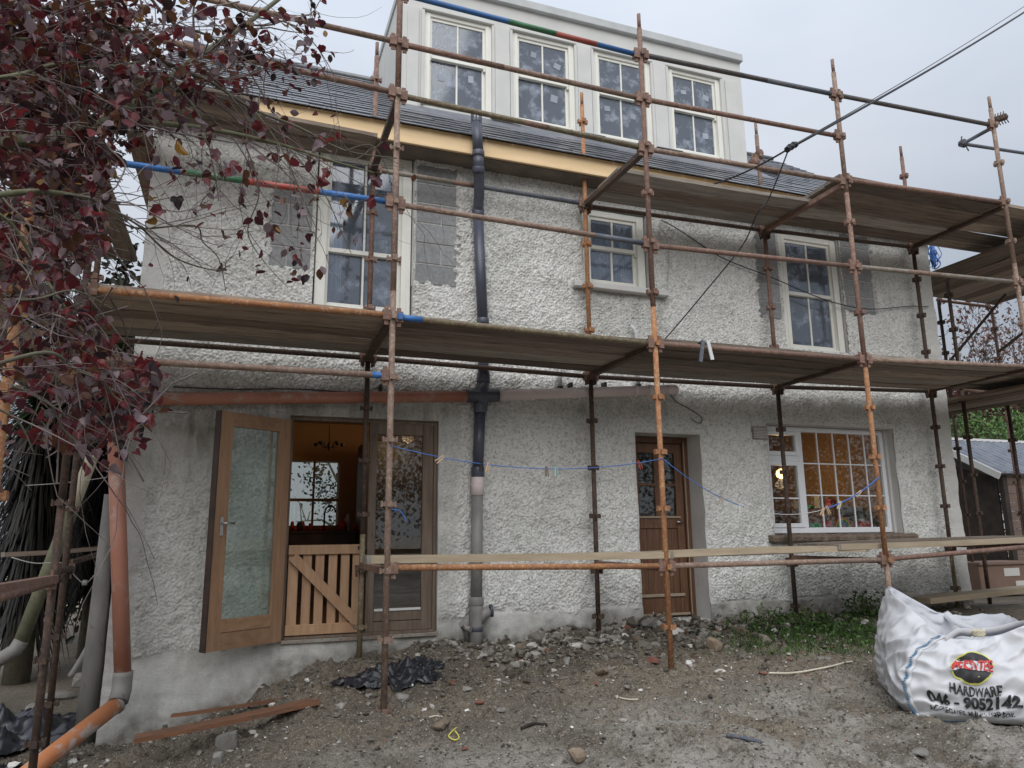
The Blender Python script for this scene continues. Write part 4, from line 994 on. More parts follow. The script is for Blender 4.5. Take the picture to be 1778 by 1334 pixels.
# right-hand return at the gable
for x, y, z1 in ((8.95, -.0, 3.4), (10.05, 1.05, 3.5), (11.2, 1.05, 3.5), (9.85, .05, 1.7)):
    standard(x, y, -1.1, z1, [(-1.1, 'rust_dark' if x < 10.5 else 'rust_brown'), (1.8, 'rust_dark' if x < 10.5 else 'rust_brown')], (-.3, .49), spig=False)
standard(10.6, YO, -1.2, 5.0, [(-1.2, 'rust_tan')], CL[3])
ledger((10.05, 1.05, 2.10), (11.2, 1.05, 2.05), 'rust_brown'); ledger((10.05, 1.05, 2.12), (10.4, -1.2, 2.2), 'rust_brown'); ledger((10.05, 1.07, 3.50), (11.2, 1.07, 3.50), 'rust_brown')
MB().beam((10.08, 1.03, 2.5), (10.5, .3, 3.4), .05, .03).build('brace', 'rust_dark', scaf); MB().beam((11.2, 1.03, 2.75), (11.5, -.1, 3.45), .05, .03).build('brace', 'rust_dark', scaf)
ledger((8.27, YO, 2.775), (10.6, YO, 2.85), 'steel_grey')
# loose tubes at the top right corner with swivel couplers
p0 = Vector((8.27, YO, 4.74)); p1 = atY(1672, 250, -.3)
ledger(p0, p1, 'steel_blue', clips=False, name='brace_tube'); ledger(p1, atY(1790, 268, .1), 'steel_blue', clips=False, name='brace_tube')
def swivel(p, s=1.0, mm='rust_dark'):
    m = MB(); p = Vector(p)
    m.tube([p + Vector((-.03, 0, 0)) * s, p + Vector((.03, 0, 0)) * s], .042 * s, 10).tube([p + Vector((0, -.03, .01)) * s, p + Vector((0, .03, .01)) * s], .04 * s, 10)
    m.tube([p + Vector((.03, 0, .0)) * s, p + Vector((.05, -.02, -.09)) * s], .008 * s, 6).tube([p + Vector((-.03, 0, .0)) * s, p + Vector((-.03, -.02, .08)) * s], .008 * s, 6)
    m.build('swivel_coupler', mm, scaf)
swivel(p1, 1.2, 'steel_black')
for k in range(4): swivel(Vector((8.31 + k * .05, YO - .02, 4.83 + k * .022)), .8, 'rust_dark')
swivel(atY(1724, 432, .2), 1.0, 'rust_dark'); swivel((5.72, YI, 4.45), 1.3, 'rust_brown')
swivel(atY(1318, 268, YI), 1.1, 'rust_brown')
standard(atY(1776, 300, .6).x, .6, 3.6, 5.4, [(3.6, 'rust_dark')], (3.9, .49))
blue_clip = MB().box(1.085, 1.125, YO - .045, YO - .028, 1.66, 1.715, .005).build('blue_clip', 'paint_blue', scaf)
# galvanised hooks hung on the lower deck ledger
hp_ = Vector((3.97, YO, 1.66))
for k, dx in enumerate((0, -.05)):
    hk = MB(); hk.beam(hp_ + Vector((dx, -.035, .06)), hp_ + Vector((dx + .03 - k * .08, -.045, -.12 - .03 * k)), .035, .012, up=(0, 1, 0)).box(hp_.x + dx - .018, hp_.x + dx + .018, YO - .04, YO + .03, 1.705, 1.718)
    hk.build('hook', 'steel_blue' if k else 'white_pvc', scaf)

# boards: every board is its own thing
ORD = ['outermost', 'second from the outer edge', 'middle', 'second from the wall', 'nearest the wall']
def board(a, b, w, t, label, mm='board_wood', group='scaffold boards', seed=0, ends=True):
    a, b = Vector(a), Vector(b); rr = random.Random(seed)
    if mm == 'board_wood': mm = rr.choice(['board_wood', 'board_wood', 'board_grey', 'board_dark'])
    o = MB(); d = (b - a); L = d.length; d.normalize(); side = Vector((0, 0, 1)).cross(d).normalized(); n = 10
    v = []; warp = rr.uniform(-.012, .012)
    for i in range(n + 1):
        p = a + d * (L * i / n) + Vector((0, 0, warp * math.sin(math.pi * i / n)))
        for s, u in ((-1, 0), (1, 0), (1, 1), (-1, 1)): v.append(p + side * (s * w / 2) + Vector((0, 0, u * t)) + side * rr.uniform(-.0015, .0015))
    f = [(0, 1, 2, 3), tuple(4 * n + j for j in (3, 2, 1, 0))]
    for i in range(n):
        for k in range(4): f.append((4 * i + k, 4 * i + (k + 1) % 4, 4 * i + 4 + (k + 1) % 4, 4 * i + 4 + k))
    ob = empty('scaffold_board', label, 'board', tuple((a + b) / 2), group)
    # mesh in a local frame so that the grain follows the board
    M4 = Matrix((( d.x, side.x, 0, 0), (d.y, side.y, 0, 0), (d.z, side.z, 1, 0), (0, 0, 0, 1)))
    inv = M4.to_3x3().inverted(); c = (a + b) / 2
    me = bpy.data.meshes.new('plank'); me.from_pydata([tuple(inv @ (p - c)) for p in v], [], f); me.update()
    bm = bmesh.new(); bm.from_mesh(me); bmesh.ops.recalc_face_normals(bm, faces=bm.faces[:]); bm.to_mesh(me); bm.free()
    me.materials.append(M[mm]); po = bpy.data.objects.new('plank', me); link(po, ob); po.matrix_basis = M4.to_3x3().to_4x4()
    if ends:
        for e in (0, 1):
            s_ = -1 if e == 0 else 1; x = L / 2 * s_
            hb = MB(); hb.box(x - .03, x + .003, -w / 2 - .002, w / 2 + .002, -.002, t + .002) if e else hb.box(x - .003, x + .03, -w / 2 - .002, w / 2 + .002, -.002, t + .002)
            me2 = bpy.data.meshes.new('end_band'); me2.from_pydata(hb.v, [], hb.f); me2.materials.append(M['steel_grey'])
            q = bpy.data.objects.new('end_band', me2); link(q, ob); q.matrix_basis = M4.to_3x3().to_4x4()
    return ob
sd_ = 100
bays_low = [(-1.17, 1.03, 1.715, 1.70, 'left of the first upright'), (1.08, 3.41, 1.70, 1.665, 'by the black downpipe'), (3.44, 5.84, 1.67, 1.695, 'over the brown door'), (5.87, 8.25, 1.70, 1.785, 'over the white window'), (8.28, 10.6, 1.785, 1.84, 'past the house corner')]
for a, b, z0, z1, where in bays_low:
    for k in range(5):
        y = -1.265 + k * .229; sd_ += 1
        board((a, y, z0 - k * .010 + rnd.uniform(-.009, .012)), (b, y, z1 - k * .010 + rnd.uniform(-.009, .012)), .216, .036, f'{ORD[k]} board of the lower deck {where}', seed=sd_, group='boards of the lower deck')
bays_up = [(-1.17, 1.00, 3.70, 3.64, 'left of the first upright'), (3.40, 5.84, 3.595, 3.645, 'between the second and third uprights'), (5.82, 8.23, 3.665, 3.745, 'right of the third upright'), (8.28, 9.75, 3.72, 3.76, 'past the fourth upright')]
for a, b, z0, z1, where in bays_up:
    for k in range(5):
        if (a < 0 or a == 3.40) and k < 2: continue
        y = -1.265 + k * .229; sd_ += 1
        if a < 0 and k == 2: b = -.05
        if a < 0 and k == 3: b = 1.0
        board((a, y, z0 - k * .010 + rnd.uniform(-.009, .012)), (b, y, z1 - k * .010 + rnd.uniform(-.009, .012)), .216, .036, f'{ORD[k]} board of the upper deck {where}', seed=sd_, group='boards of the upper deck')
# gable decks, boards running back beside the house
ORDN = ['first', 'second', 'third', 'fourth', 'fifth', 'sixth', 'seventh', 'eighth', 'ninth', 'tenth', 'eleventh']
for k in range(10):
    x = 9.05 + k * .229; sd_ += 1
    board((x, -1.2, 3.50), (x, 1.0, 3.52), .222, .036, f'{ORDN[k]} board out from the right gable in its high deck', seed=sd_, group='boards of the right gable high deck')
for k in range(5):
    x = 8.83 + k * .229; sd_ += 1
    board((x, -1.35, 1.64), (x, 2.6, 1.66), .222, .036, f'{ORDN[k]} board out from the right gable in its low deck', seed=sd_, group='boards of the right gable low deck')
for k in range(5):
    x = -1.06 - (.30 if k else 0) - k * .235 + (.01 if k == 1 else 0); sd_ += 1
    board((x, -.15 if k == 0 else -1.3, 3.58), (x, 3.4, 3.60), .222, .036, f'{ORDN[k]} board out from the left gable in its high deck', seed=sd_, group='boards of the left gable high deck')
for k in range(5):
    x = -1.30 - (.09 if k > 1 else 0) - k * .235 ; sd_ += 1
    board((x, -2.3 if k else -.1, 1.70), (x, 3.2, 1.72), .222, .036, f'{ORDN[k]} board out from the left gable in its low deck', seed=sd_, group='boards of the left gable low deck')
# knee-high boards along the bottom rail
board((.90, -1.31, -.205), (3.50, -1.31, -.235), .2, .055, 'long pale plank on the bottom rail by the french doors', 'board_pale', 'planks on the bottom rail', 301)
board((3.36, -1.22, -.235), (5.72, -1.24, -.205), .2, .055, 'pale plank on the bottom rail in front of the brown door', 'board_pale', 'planks on the bottom rail', 302)
board((3.2, -.95, -.24), (5.3, -.97, -.215), .2, .04, 'thin plank lying behind the pale one before the brown door', 'board_wood', 'planks on the bottom rail', 303)
for k in range(4):
    board((5.35 + .1 * k, -1.24 + k * .23, -.225 + .01), (8.6, -1.22 + k * .23, -.12), .215, .05, ['front', 'second', 'third', 'rear'][k] + ' plank of the low platform under the white window', 'board_pale' if k < 1 else 'board_wood', 'planks of the low platform', 304 + k)
board((8.3, -1.22, -.12), (10.6, -1.2, -.06), .215, .038, 'pale plank of the low platform running out past the corner', 'board_pale', 'planks of the low platform', 309)

# ================================================================== CABLES, CLOTHES LINES
def sag(a, b, s, n=14):
    a, b = Vector(a), Vector(b); return [a + (b - a) * (i / n) - Vector((0, 0, s * 4 * (i / n) * (1 - i / n))) for i in range(n + 1)]
J = atY(1370, 258, -1.9)
oc = empty('overhead_cable', 'black overhead electricity cable coming in from the upper right', 'cable', tuple(J))
far_ = atD(1800, -3, 11.0)
MB().tube(sag(J, J + (far_ - J) * 1.6, .10, 20), .013, 8).build('cable', 'cable_black', oc)
MB().tube(sag(J + Vector((0, 0, .01)), J + (far_ - J) * 1.0, .04, 20), .005, 6).build('cable', 'cable_black', oc)
MB().tube(sag(J, atY(1198, 330, -.30), .06), .009, 6).build('cable', 'cable_black', oc)
loop = [J, atY(1335, 345, -1.6), atY(1315, 370, -1.5), atY(1290, 425, -1.2), atY(1230, 500, -.8), atY(1180, 560, -.4), atY(1152, 592, -.15)]
def smooth(pts, n=6):
    out = []; P = [pts[0]] + list(pts) + [pts[-1]]
    for i in range(1, len(P) - 2):
        for k in range(n):
            t = k / n; out.append(.5 * ((2 * P[i]) + (-P[i - 1] + P[i + 1]) * t + (2 * P[i - 1] - 5 * P[i] + 4 * P[i + 1] - P[i + 2]) * t * t + (-P[i - 1] + 3 * P[i] - 3 * P[i + 1] + P[i + 2]) * t ** 3))
    out.append(P[-2]); return out
MB().tube(smooth(loop), .007, 6).build('cable', 'cable_black', oc)
cn = MB()
for k in range(5): cn.tube([J + (far_ - J).normalized() * (k * .035 - .04) + Vector((0, 0, .02 * (k % 2))), J + (far_ - J).normalized() * (k * .035 - .01)], .03, 8)
cn.build('connector', 'cable_black', oc)
wc = empty('wall_cable', 'thin dark cable drooping across the upper wall past the right window', 'cable', (5.2, -.05, 3.0))
MB().tube(smooth([atY(u, v, -.05) for u, v in ((1148, 382), (1180, 400), (1240, 440), (1275, 457), (1340, 482), (1400, 508), (1450, 526), (1510, 537), (1580, 532), (1612, 533))]), .006, 6).build('cable', 'cable_black', wc)
MB().tube(smooth([atY(u, v, -.05) for u, v in ((1153, 380), (1147, 395), (1155, 408), (1162, 440), (1160, 490), (1156, 530))]), .005, 6).build('cable', 'cable_white', wc)
c3 = empty('loose_cable', 'loose grey cable curling on the wall above the brown door', 'cable', (4.7, -.03, 1.4))
MB().tube(smooth([atY(u, v, -.04) for u, v in ((1145, 655), (1160, 680), (1175, 698), (1200, 712), (1218, 725), (1215, 735), (1200, 728))]), .005, 6).build('cable', 'cable_black', c3)
c4 = empty('thin_wall_wire', 'thin dark wire running under the lower deck beside the terracotta pipe', 'cable', (0, -.04, 1.35))
MB().tube(smooth([atY(u, v, -.05) for u, v in ((300, 672), (400, 676), (520, 676), (640, 684))]), .006, 6).build('cable', 'cable_black', c4)
# clothes lines
pA, pB, pC, pD = Vector((1.05, YO - .03, .66)), Vector((3.43, YO - .03, .62)), Vector((5.86, YO - .03, .5)), None
l1 = empty('clothes_line', 'blue clothes line slung between the first and second uprights', 'clothes line', tuple(pA))
L1 = sag(pA, pB, .13, 20); MB().tube(L1, .0036, 6).build('line', 'blue_rope', l1)
l2 = empty('clothes_line', 'blue clothes line sagging between the second and third uprights', 'clothes line', tuple(pB))
L2 = sag(pB, pC, .42, 24); MB().tube(L2[:9], .0036, 6).build('line', 'blue_rope', l2); MB().tube(L2[8:18], .0035, 6).build('line', 'cable_white', l2); MB().tube(L2[17:], .006, 6).build('line', 'blue_rope', l2)
def peg(p, a, label, mm='peg_wood'):
    p = Vector(p); o = empty('clothes_peg', label, 'clothes peg', tuple(p), 'clothes pegs on the line')
    d = Vector((math.sin(a), .1, -math.cos(a))).normalized(); s = Vector((math.cos(a), 0, math.sin(a)))
    MB().beam(p - d * .02 + s * .006, p + d * .06 + s * .012, .011, .008).build('peg_half', mm, o); MB().beam(p - d * .02 - s * .006, p + d * .06 - s * .012, .011, .008).build('peg_half', mm, o)
def pt(L, t): k = t * (len(L) - 1); i = min(int(k), len(L) - 2); return Vector(L[i]).lerp(Vector(L[i + 1]), k - i)
for t_, a, lab, mm in ((.17, -.9, 'wooden clothes peg tilted on the line by the french window', 'peg_wood'), (.305, .05, 'dark clothes peg on the line over the downpipe', 'iron'), (.33, -.15, 'pale wooden clothes peg just right of the dark one', 'peg_wood'), (.54, .15, 'dull clothes peg at the lowest sag of the line', 'board_wood'), (.575, .1, 'pale green clothes peg at the lowest sag of the line', 'green_rope'), (.9, .5, 'red clothes peg on the line beside the brown door', 'paint_red')):
    peg(pt(L1, t_), a, lab, mm)
for t_, a, lab, mm in ((.24, -.3, 'dull clothes peg on the line right of the brown door', 'board_wood'), (.32, .15, 'white clothes peg hanging right of the brown door', 'white_paint'), (.70, -.4, 'wooden clothes peg leaning left under the white window', 'peg_wood'), (.72, .5, 'wooden clothes peg leaning right under the white window', 'peg_wood'), (.785, -.4, 'pale yellow clothes peg in front of the white window', 'strap_cream'), (.89, -.9, 'wooden clothes peg high on the taut end of the line', 'peg_wood')):
    peg(pt(L2, t_), a, lab, mm)
bs = empty('blue_string', 'short end of blue string tied to the first upright', 'string', (1.05, YO - .03, .17))
MB().tube(smooth([Vector((1.07, YO - .03, .18)), Vector((1.13, YO - .03, .17)), Vector((1.17, YO - .03, .12)), Vector((1.18, YO - .03, .09))]), .005, 6).build('string_end', 'blue_rope', bs)
br = empty('blue_rope_coil', 'coil of blue rope hanging from the upper deck at the right corner', 'rope', tuple(atY(1620, 440, .3)))
for k in range(7):
    c = atY(1620 + rnd.uniform(-6, 6), 440 + rnd.uniform(-10, 14), .3 + rnd.uniform(-.04, .04)); rx, rz = rnd.uniform(.05, .1), rnd.uniform(.1, .19)
    MB().tube([c + Vector((rx * math.cos(t), .03 * math.sin(3 * t), rz * math.sin(t))) for t in np.linspace(0, 2 * math.pi, 17)], .006, 6).build('coil_loop', 'blue_rope', br)
MB().tube([atY(1618, 425, .3), atY(1622, 462, .3)], .03, 10).build('rope_core', 'blue_rope', br)

# ================================================================== FOLIAGE TOOLS
MAPLE = np.array([(0, 0, 0), (.16, .02, .04), (.38, .08, -.02), (.42, .28, .03), (.52, .50, -.05), (.34, .60, .03), (.24, .84, -.02), (0, 1.0, -.10), (-.22, .82, 0), (-.36, .58, .04), (-.50, .46, -.03), (-.38, .26, .03), (-.36, .04, 0), (-.14, .01, .04)], float)
MAPLE[:, 2] += np.abs(MAPLE[:, 0]) * .35 - .12 * MAPLE[:, 1] ** 2
MAPLE_F = np.array([(0, i, i + 1) for i in range(1, 13)])
OVAL = np.array([(0, 0, 0), (.26, .3, .06), (.22, .72, .03), (0, 1, -.08), (-.22, .72, .03), (-.26, .3, .06)], float)
OVAL_F = np.array([(0, 1, 2), (0, 2, 3), (0, 3, 4), (0, 4, 5)])
def rot_rand(n, g, up=None, droop=0):
    a = g.standard_normal((n, 3)); a[:, 2] -= droop
    y = a / np.linalg.norm(a, axis=1, keepdims=True)
    b = g.standard_normal((n, 3))
    if up is not None: b = b * .6 + np.array(up)
    x = np.cross(y, b); x /= np.linalg.norm(x, axis=1, keepdims=True) + 1e-9
    return x, y, np.cross(x, y)
def scatter(name, pts, sizes, tones, template, faces, g, material, parent=None, kind='stuff', droop=0, up=None, smooth=False):
    pts = np.asarray(pts, float); n = len(pts)
    x, y, z = rot_rand(n, g, up, droop)
    s = np.asarray(sizes)[:, None, None]
    T = template[None]
    curl = g.uniform(.3, 2.2, n)[:, None]
    V = pts[:, None, :] + s * (T[..., 0:1] * x[:, None] + T[..., 1:2] * y[:, None] + (T[..., 2] * curl)[..., None] * z[:, None])
    k = len(template)
    Fq = faces[None] + (np.arange(n) * k)[:, None, None]
    C = np.repeat(np.asarray(tones)[:, None, :], k, 1).reshape(-1, 3)
    return np_mesh(name, V.reshape(-1, 3), Fq.reshape(-1, faces.shape[1]), material, parent, smooth, C, kind)
def pick(g, n, pal, w, var=.25):
    pal = np.array(pal); i = g.choice(len(pal), n, p=np.array(w) / sum(w))
    return np.clip(pal[i] * g.uniform(1 - var, 1 + var, (n, 1)), 0, 1)
def twig_mesh(name, lines, material, parent, n=4, kind=None):
    m = MB()
    for pts, r0, r1 in lines:
        k = len(pts); m.tube(pts, [r0 + (r1 - r0) * i / (k - 1) for i in range(k)], n, cap=False)
    return m.build(name, material, parent, kind)
def cloud(g, c, rad, n, clumps=26, cr=.33, shell=.55):
    c = np.array(c); rad = np.array(rad)
    u = g.standard_normal((clumps, 3)); u /= np.linalg.norm(u, axis=1, keepdims=True)
    cc = c + u * rad * (shell + (1 - shell) * g.random((clumps, 1)))
    i = g.integers(0, clumps, n); sz = g.uniform(.5, 1.3, clumps)
    return cc[i] + g.standard_normal((n, 3)) * rad * cr * sz[i][:, None] * .6
def simple_tree(name, label, base, h, rad, n, size, pal, w, seed, trunk_r=.12, group=None, mat_='green_tones', limbs=9, clumps=30, cz=.62, bark='bark'):
    g = np.random.default_rng(seed); rr = random.Random(seed)
    o = empty(name, label, 'tree', base, group); b = Vector(base)
    top = b + Vector((rr.uniform(-.3, .3), rr.uniform(-.3, .3), h * .8))
    MB().tube([b + Vector((0, 0, -.2)), b + Vector((.05, 0, h * .25)), b + Vector((-.03, .05, h * .5)), top], [trunk_r * 1.2, trunk_r * .85, trunk_r * .6, trunk_r * .25], 10).build('trunk', bark, o)
    lines = []
    for k in range(limbs):
        z = h * rr.uniform(.25, .7); a = rr.uniform(0, 6.28); s = b + Vector((0, 0, z)); L = rad[0] * rr.uniform(.6, 1.0)
        e = s + Vector((math.cos(a) * L, math.sin(a) * L * rad[1] / rad[0], h * rr.uniform(.05, .3)))
        m_ = (s + e) / 2 + Vector((0, 0, rr.uniform(0, .3)))
        lines.append(([s, m_, e], trunk_r * .4, trunk_r * .06))
        for j in range(3):
            q = m_.lerp(e, rr.random()); e2 = q + Vector((rr.uniform(-1, 1), rr.uniform(-1, 1), rr.uniform(-.1, 1))) * L * .5
            lines.append(([q, (q + e2) / 2 + Vector((0, 0, .1)), e2], trunk_r * .15, trunk_r * .04))
    twig_mesh('limb', lines, bark, o, 5)
    P = cloud(g, b + Vector((0, 0, h * cz)), rad, n, clumps)
    scatter('crown', P, g.uniform(.6, 1.3, n) * size, pick(g, n, pal, w), OVAL, OVAL_F, g, mat_, o)
    return o
def bare_tree(name, label, base, h, spread, seed, group=None, depth=5, r0=.09, leaves=None, mat_='bare_tree'):
    rr = random.Random(seed); o = empty(name, label, 'tree', base, group); lines = [[], []]; tips = []
    def grow(p, d, L, r, lv):
        pts = [p]; q = p
        for k in range(4):
            d = (d + Vector((rr.uniform(-1, 1), rr.uniform(-1, 1), rr.uniform(-.4, .7))) * .16).normalized(); q = q + d * (L / 4); pts.append(q)
        lines[0 if lv < 2 else 1].append((pts, r, r * .6))
        if lv >= depth - 1: tips.append(q)
        if lv < depth:
            for k in range(rr.choice((2, 3, 3)) if lv else 4):
                t = pts[rr.choice((2, 3, 4, 4))]
                dd = (d + Vector((rr.uniform(-1, 1), rr.uniform(-1, 1), rr.uniform(-.3, .6))) * spread).normalized()
                grow(t, dd, L * rr.uniform(.6, .82), r * .58, lv + 1)
    grow(Vector(base), Vector((0, 0, 1)), h * .33, r0, 0)
    twig_mesh('trunk', lines[0], mat_, o, 8); twig_mesh('branches', lines[1], mat_, o, 4, 'stuff')
    if leaves:
        g = np.random.default_rng(seed); n, size, pal, w, sd2 = leaves
        T = np.array([t[:] for t in tips]); P = T[g.integers(0, len(T), n)] + g.standard_normal((n, 3)) * sd2
        scatter('crown', P, g.uniform(.6, 1.3, n) * size, pick(g, n, pal, w), OVAL, OVAL_F, g, 'leaf_tones', o)
    return o
GREENS = [(.028, .045, .018), (.045, .075, .025), (.07, .10, .035), (.035, .04, .02)]
DARKG = [(.012, .018, .009), (.02, .028, .014), (.03, .028, .018)]
PINK = [(.16, .07, .06), (.22, .12, .10), (.11, .05, .04), (.10, .10, .05)]
DRED = [(.07, .022, .02), (.10, .035, .025), (.05, .03, .02), (.05, .055, .025)]

# ================================================================== RIGHT-HAND BACKGROUND
shed = empty('shed', 'brown boarded garden shed with a dark corrugated metal roof', 'shed', (13.6, 3.4, -1.0))
sx, sy, sz = 12.81, 2.5, .98
ry_, rz_ = 3.36 + .35, 1.50 + .22
for k in range(12):
    z = -.95 + k * .155; MB().box(sx + .12, sx + 4, sy, sy + .02, z, z + .15, .006).build('board', 'shed_board', shed)
MB().box(sx + .02, sx + .13, sy - .03, sy + .06, -.98, .93, .006).build('corner_post', 'dark_or_shaded_wood', shed)
MB().add([(sx + .03, sy + .1, -1), (sx + .03, sy + .1, .9), (sx + .03, ry_ + 1.2, rz_ - .1), (sx + .03, ry_ + 1.2, -1), (sx + .06, sy + .1, -1), (sx + .06, sy + .1, .9), (sx + .06, ry_ + 1.2, rz_ - .1), (sx + .06, ry_ + 1.2, -1)],
    [(0, 1, 2, 3), (7, 6, 5, 4), (0, 4, 5, 1), (1, 5, 6, 2), (2, 6, 7, 3), (3, 7, 4, 0)]).build('side_wall', 'dark_or_shaded_wood', shed)  # shadowed open side of the shed, its shade painted as near-black colour
sl_ = (rz_ - .98) / (ry_ - 2.42)
for k in range(24):
    x = sx - .18 + k * .18
    v = []
    for y, z in ((2.36, .96), (ry_, rz_)):
        for dx, dz in ((0, 0), (.10, 0), (.12, .03), (.16, .03), (.18, 0)): v.append((x + dx, y, z + dz))
        for dx in (.18, 0): v.append((x + dx, y, z - .012))
    f = [(i, i + 1, i + 8, i + 7) for i in range(6)] + [(6, 0, 7, 13), (0, 1, 2, 3, 4, 5, 6)[::-1], tuple(range(7, 14))]
    MB().add(v, f).build('roof_sheet', 'shed_roof', shed)
MB().box(sx - .2, sx + 4.2, ry_ - .03, ry_ + .06, rz_ + .0, rz_ + .05).build('ridge_cap', 'white_paint', shed)
MB().beam((sx - .19, 2.36, .90), (sx - .19, ry_, rz_ - .05), .03, .12).build('barge_board', 'white_paint', shed)
MB().add([(sx - .18, ry_ + .07, rz_), (sx + 4.1, ry_ + .07, rz_), (sx + 4.1, 5.4, .8), (sx - .18, 5.4, .8), (sx - .18, ry_ + .07, rz_ - .02), (sx + 4.1, ry_ + .07, rz_ - .02), (sx + 4.1, 5.4, .78), (sx - .18, 5.4, .78)],
    [(0, 1, 2, 3), (7, 6, 5, 4), (0, 4, 5, 1), (1, 5, 6, 2), (2, 6, 7, 3), (3, 7, 4, 0)]).build('rear_roof', 'shed_roof', shed)
ct = empty('crate', 'small blue grey plastic tub on the ridge behind the shed roof', 'tub', (12.9, 3.9, 1.6))
MB().box(12.75, 13.25, 3.8, 4.1, rz_ - .1, rz_ + .16, .02).build('tub_body', 'steel_blue', ct); MB().box(12.72, 13.28, 3.77, 4.13, rz_ + .16, rz_ + .19, .01).build('rim', 'steel_grey', ct)
cb = empty('cardboard_box', 'brown cardboard box with a white label on the ground right of the house', 'box', (10.3, .9, -.9))
cbx0, cbx1 = atY(1702, 1000, .8).x, atY(1702, 1000, .8).x + 1.05
MB().box(cbx0, cbx1, .8, 1.25, -.94, -.48, .012).build('box_body', 'cardboard', cb)
MB().box(cbx0 - .02, cbx1 + .02, .77, .80, -.52, -.475, .006).build('flap', 'cardboard', cb)
MB().box(cbx0 + .47, cbx0 + .78, .792, .7995, -.68, -.57).build('label', 'paper', cb); MB().box(cbx0 + .68, cbx0 + .86, .792, .7995, -.85, -.75).build('label', 'paper', cb)
simple_tree('green_conifer', 'bright green conifer rising behind the shed roof', (17.0, 6.0, -1), 3.9, (2.0, 1.4, .9), 9000, .09, [(.07, .13, .04), (.10, .19, .05), (.15, .24, .08), (.05, .08, .03)], [2, 4, 3, 1], 41, cz=.76, clumps=40)
simple_tree('red_leaved_tree', 'dark reddish brown tree filling the gap above the shed', (20, 9, -1), 7.0, (5.5, 3, 1.7), 14000, .16, DRED, [3, 3, 2, 2], 42, mat_='leaf_tones', cz=.55, clumps=50)
simple_tree('dark_green_tree', 'dark green tree standing in the shade behind the shed', (19, 12, -1), 5.0, (6, 3, 2.4), 9000, .2, DARKG, [1, 2, 2], 43, cz=.4, clumps=40)
for i, (x, y, h, lab) in enumerate(((18.5, 9.0, 7.5, 'bare twisted tree just right of the house corner, seen under the high deck'), (22.5, 10.0, 7.8, 'bare branching tree in the middle of the gap under the high deck'), (26.5, 10.5, 8.0, 'bare tree with pinkish leaf remnants at the right edge'))):
    bare_tree('bare_tree', lab, (x, y, -1), h, .75, 60 + i, 'bare trees beyond the right gable', 6, .15, (2200, .12, PINK, [3, 3, 2, 1], .35))
for i, (x, y) in enumerate(((21, 8.0), (25.0, 9))):
    simple_tree('pink_leaved_shrub', ('loose shrub with faded pink leaves behind the gable scaffold' if i == 0 else 'faded pink leaved shrub at the right edge of the picture'), (x, y, -1), 5.2, (2.4, 1.6, 1.2), 2600, .12, PINK, [3, 3, 2, 1], 70 + i, mat_='leaf_tones', cz=.78, clumps=24)

# ================================================================== LEFT-HAND BACKGROUND
def strips(g, roots, dirs, L, wd, tones, name, parent, droop=.8, seg=4, kind='stuff', material='green_tones'):
    n = len(roots); V = np.zeros((n, (seg + 1) * 2, 3)); d = dirs.copy(); p = roots.copy()
    side = np.cross(d, np.array([0, 0, 1.])); side /= np.linalg.norm(side, axis=1, keepdims=True) + 1e-9
    for k in range(seg + 1):
        w_ = wd * (1 - (k / seg) ** 1.5 * .92)
        V[:, 2 * k] = p - side * w_; V[:, 2 * k + 1] = p + side * w_
        p = p + d * (L[:, None] / seg); d[:, 2] -= droop / seg; d /= np.linalg.norm(d, axis=1, keepdims=True)
    f = np.array([(2 * k, 2 * k + 1, 2 * k + 3, 2 * k + 2) for k in range(seg)])
    Fq = f[None] + (np.arange(n) * (seg + 1) * 2)[:, None, None]
    return np_mesh(name, V.reshape(-1, 3), Fq.reshape(-1, 4), material, parent, False, np.repeat(tones[:, None], (seg + 1) * 2, 1).reshape(-1, 3), kind)
def palm(loc, label, h, ng, nd, seed):
    g = np.random.default_rng(seed); o = empty('cabbage_palm', label, 'palm', loc, 'cabbage palms at the left gable')
    x, y, z = loc
    MB().tube([(x, y, z - .1), (x + .04, y, z + h * .5), (x, y, z + h)], [.14, .11, .09], 10).build('trunk', 'bark', o)
    a = g.uniform(0, 6.283, ng); e = g.uniform(-.3, 1.4, ng)
    d = np.stack([np.cos(a) * np.cos(e), np.sin(a) * np.cos(e), np.sin(e)], 1)
    strips(g, np.tile([x, y, z + h], (ng, 1)) + g.standard_normal((ng, 3)) * .04, d, g.uniform(.6, .95, ng), .022, pick(g, ng, [(.03, .06, .022), (.05, .085, .03), (.02, .035, .015)], [2, 1, 2]), 'frond', o, 1.1)
    a = g.uniform(0, 6.283, nd); zz = z + h * g.uniform(.25, 1.0, nd)
    d = np.stack([np.cos(a) * .8, np.sin(a) * .8, g.uniform(-.9, .1, nd)], 1)
    strips(g, np.stack([x + np.cos(a) * .08, y + np.sin(a) * .08, zz], 1), d, g.uniform(.5, .95, nd), .02, pick(g, nd, [(.012, .010, .008), (.02, .016, .011), (.007, .007, .006)], [2, 1, 2]), 'dead_frond_skirt', o, 2.2)
palm((-2.22, 3.0, -1.6), 'cabbage palm with a skirt of dead leaves, nearest the left edge', 3.1, 420, 1500, 1)
palm((-1.72, 4.2, -1.6), 'cabbage palm standing close to the left gable', 3.9, 420, 1500, 2)
simple_tree('dark_evergreen', 'almost black evergreen filling the space beside the left gable', (-1.75, 5.6, -1.6), 6.2, (1.0, 1.2, 2.7), 11000, .13, DARKG, [2, 2, 2], 44, cz=.5, clumps=50)
simple_tree('dark_evergreen', 'dark tree reaching over the left gable deck', (-3.6, 4.6, -1.6), 6.6, (1.2, 1.4, 1.5), 6000, .12, [(.05, .03, .02), (.035, .03, .018), (.07, .045, .025)], [2, 2, 1], 45, cz=.8, clumps=36)
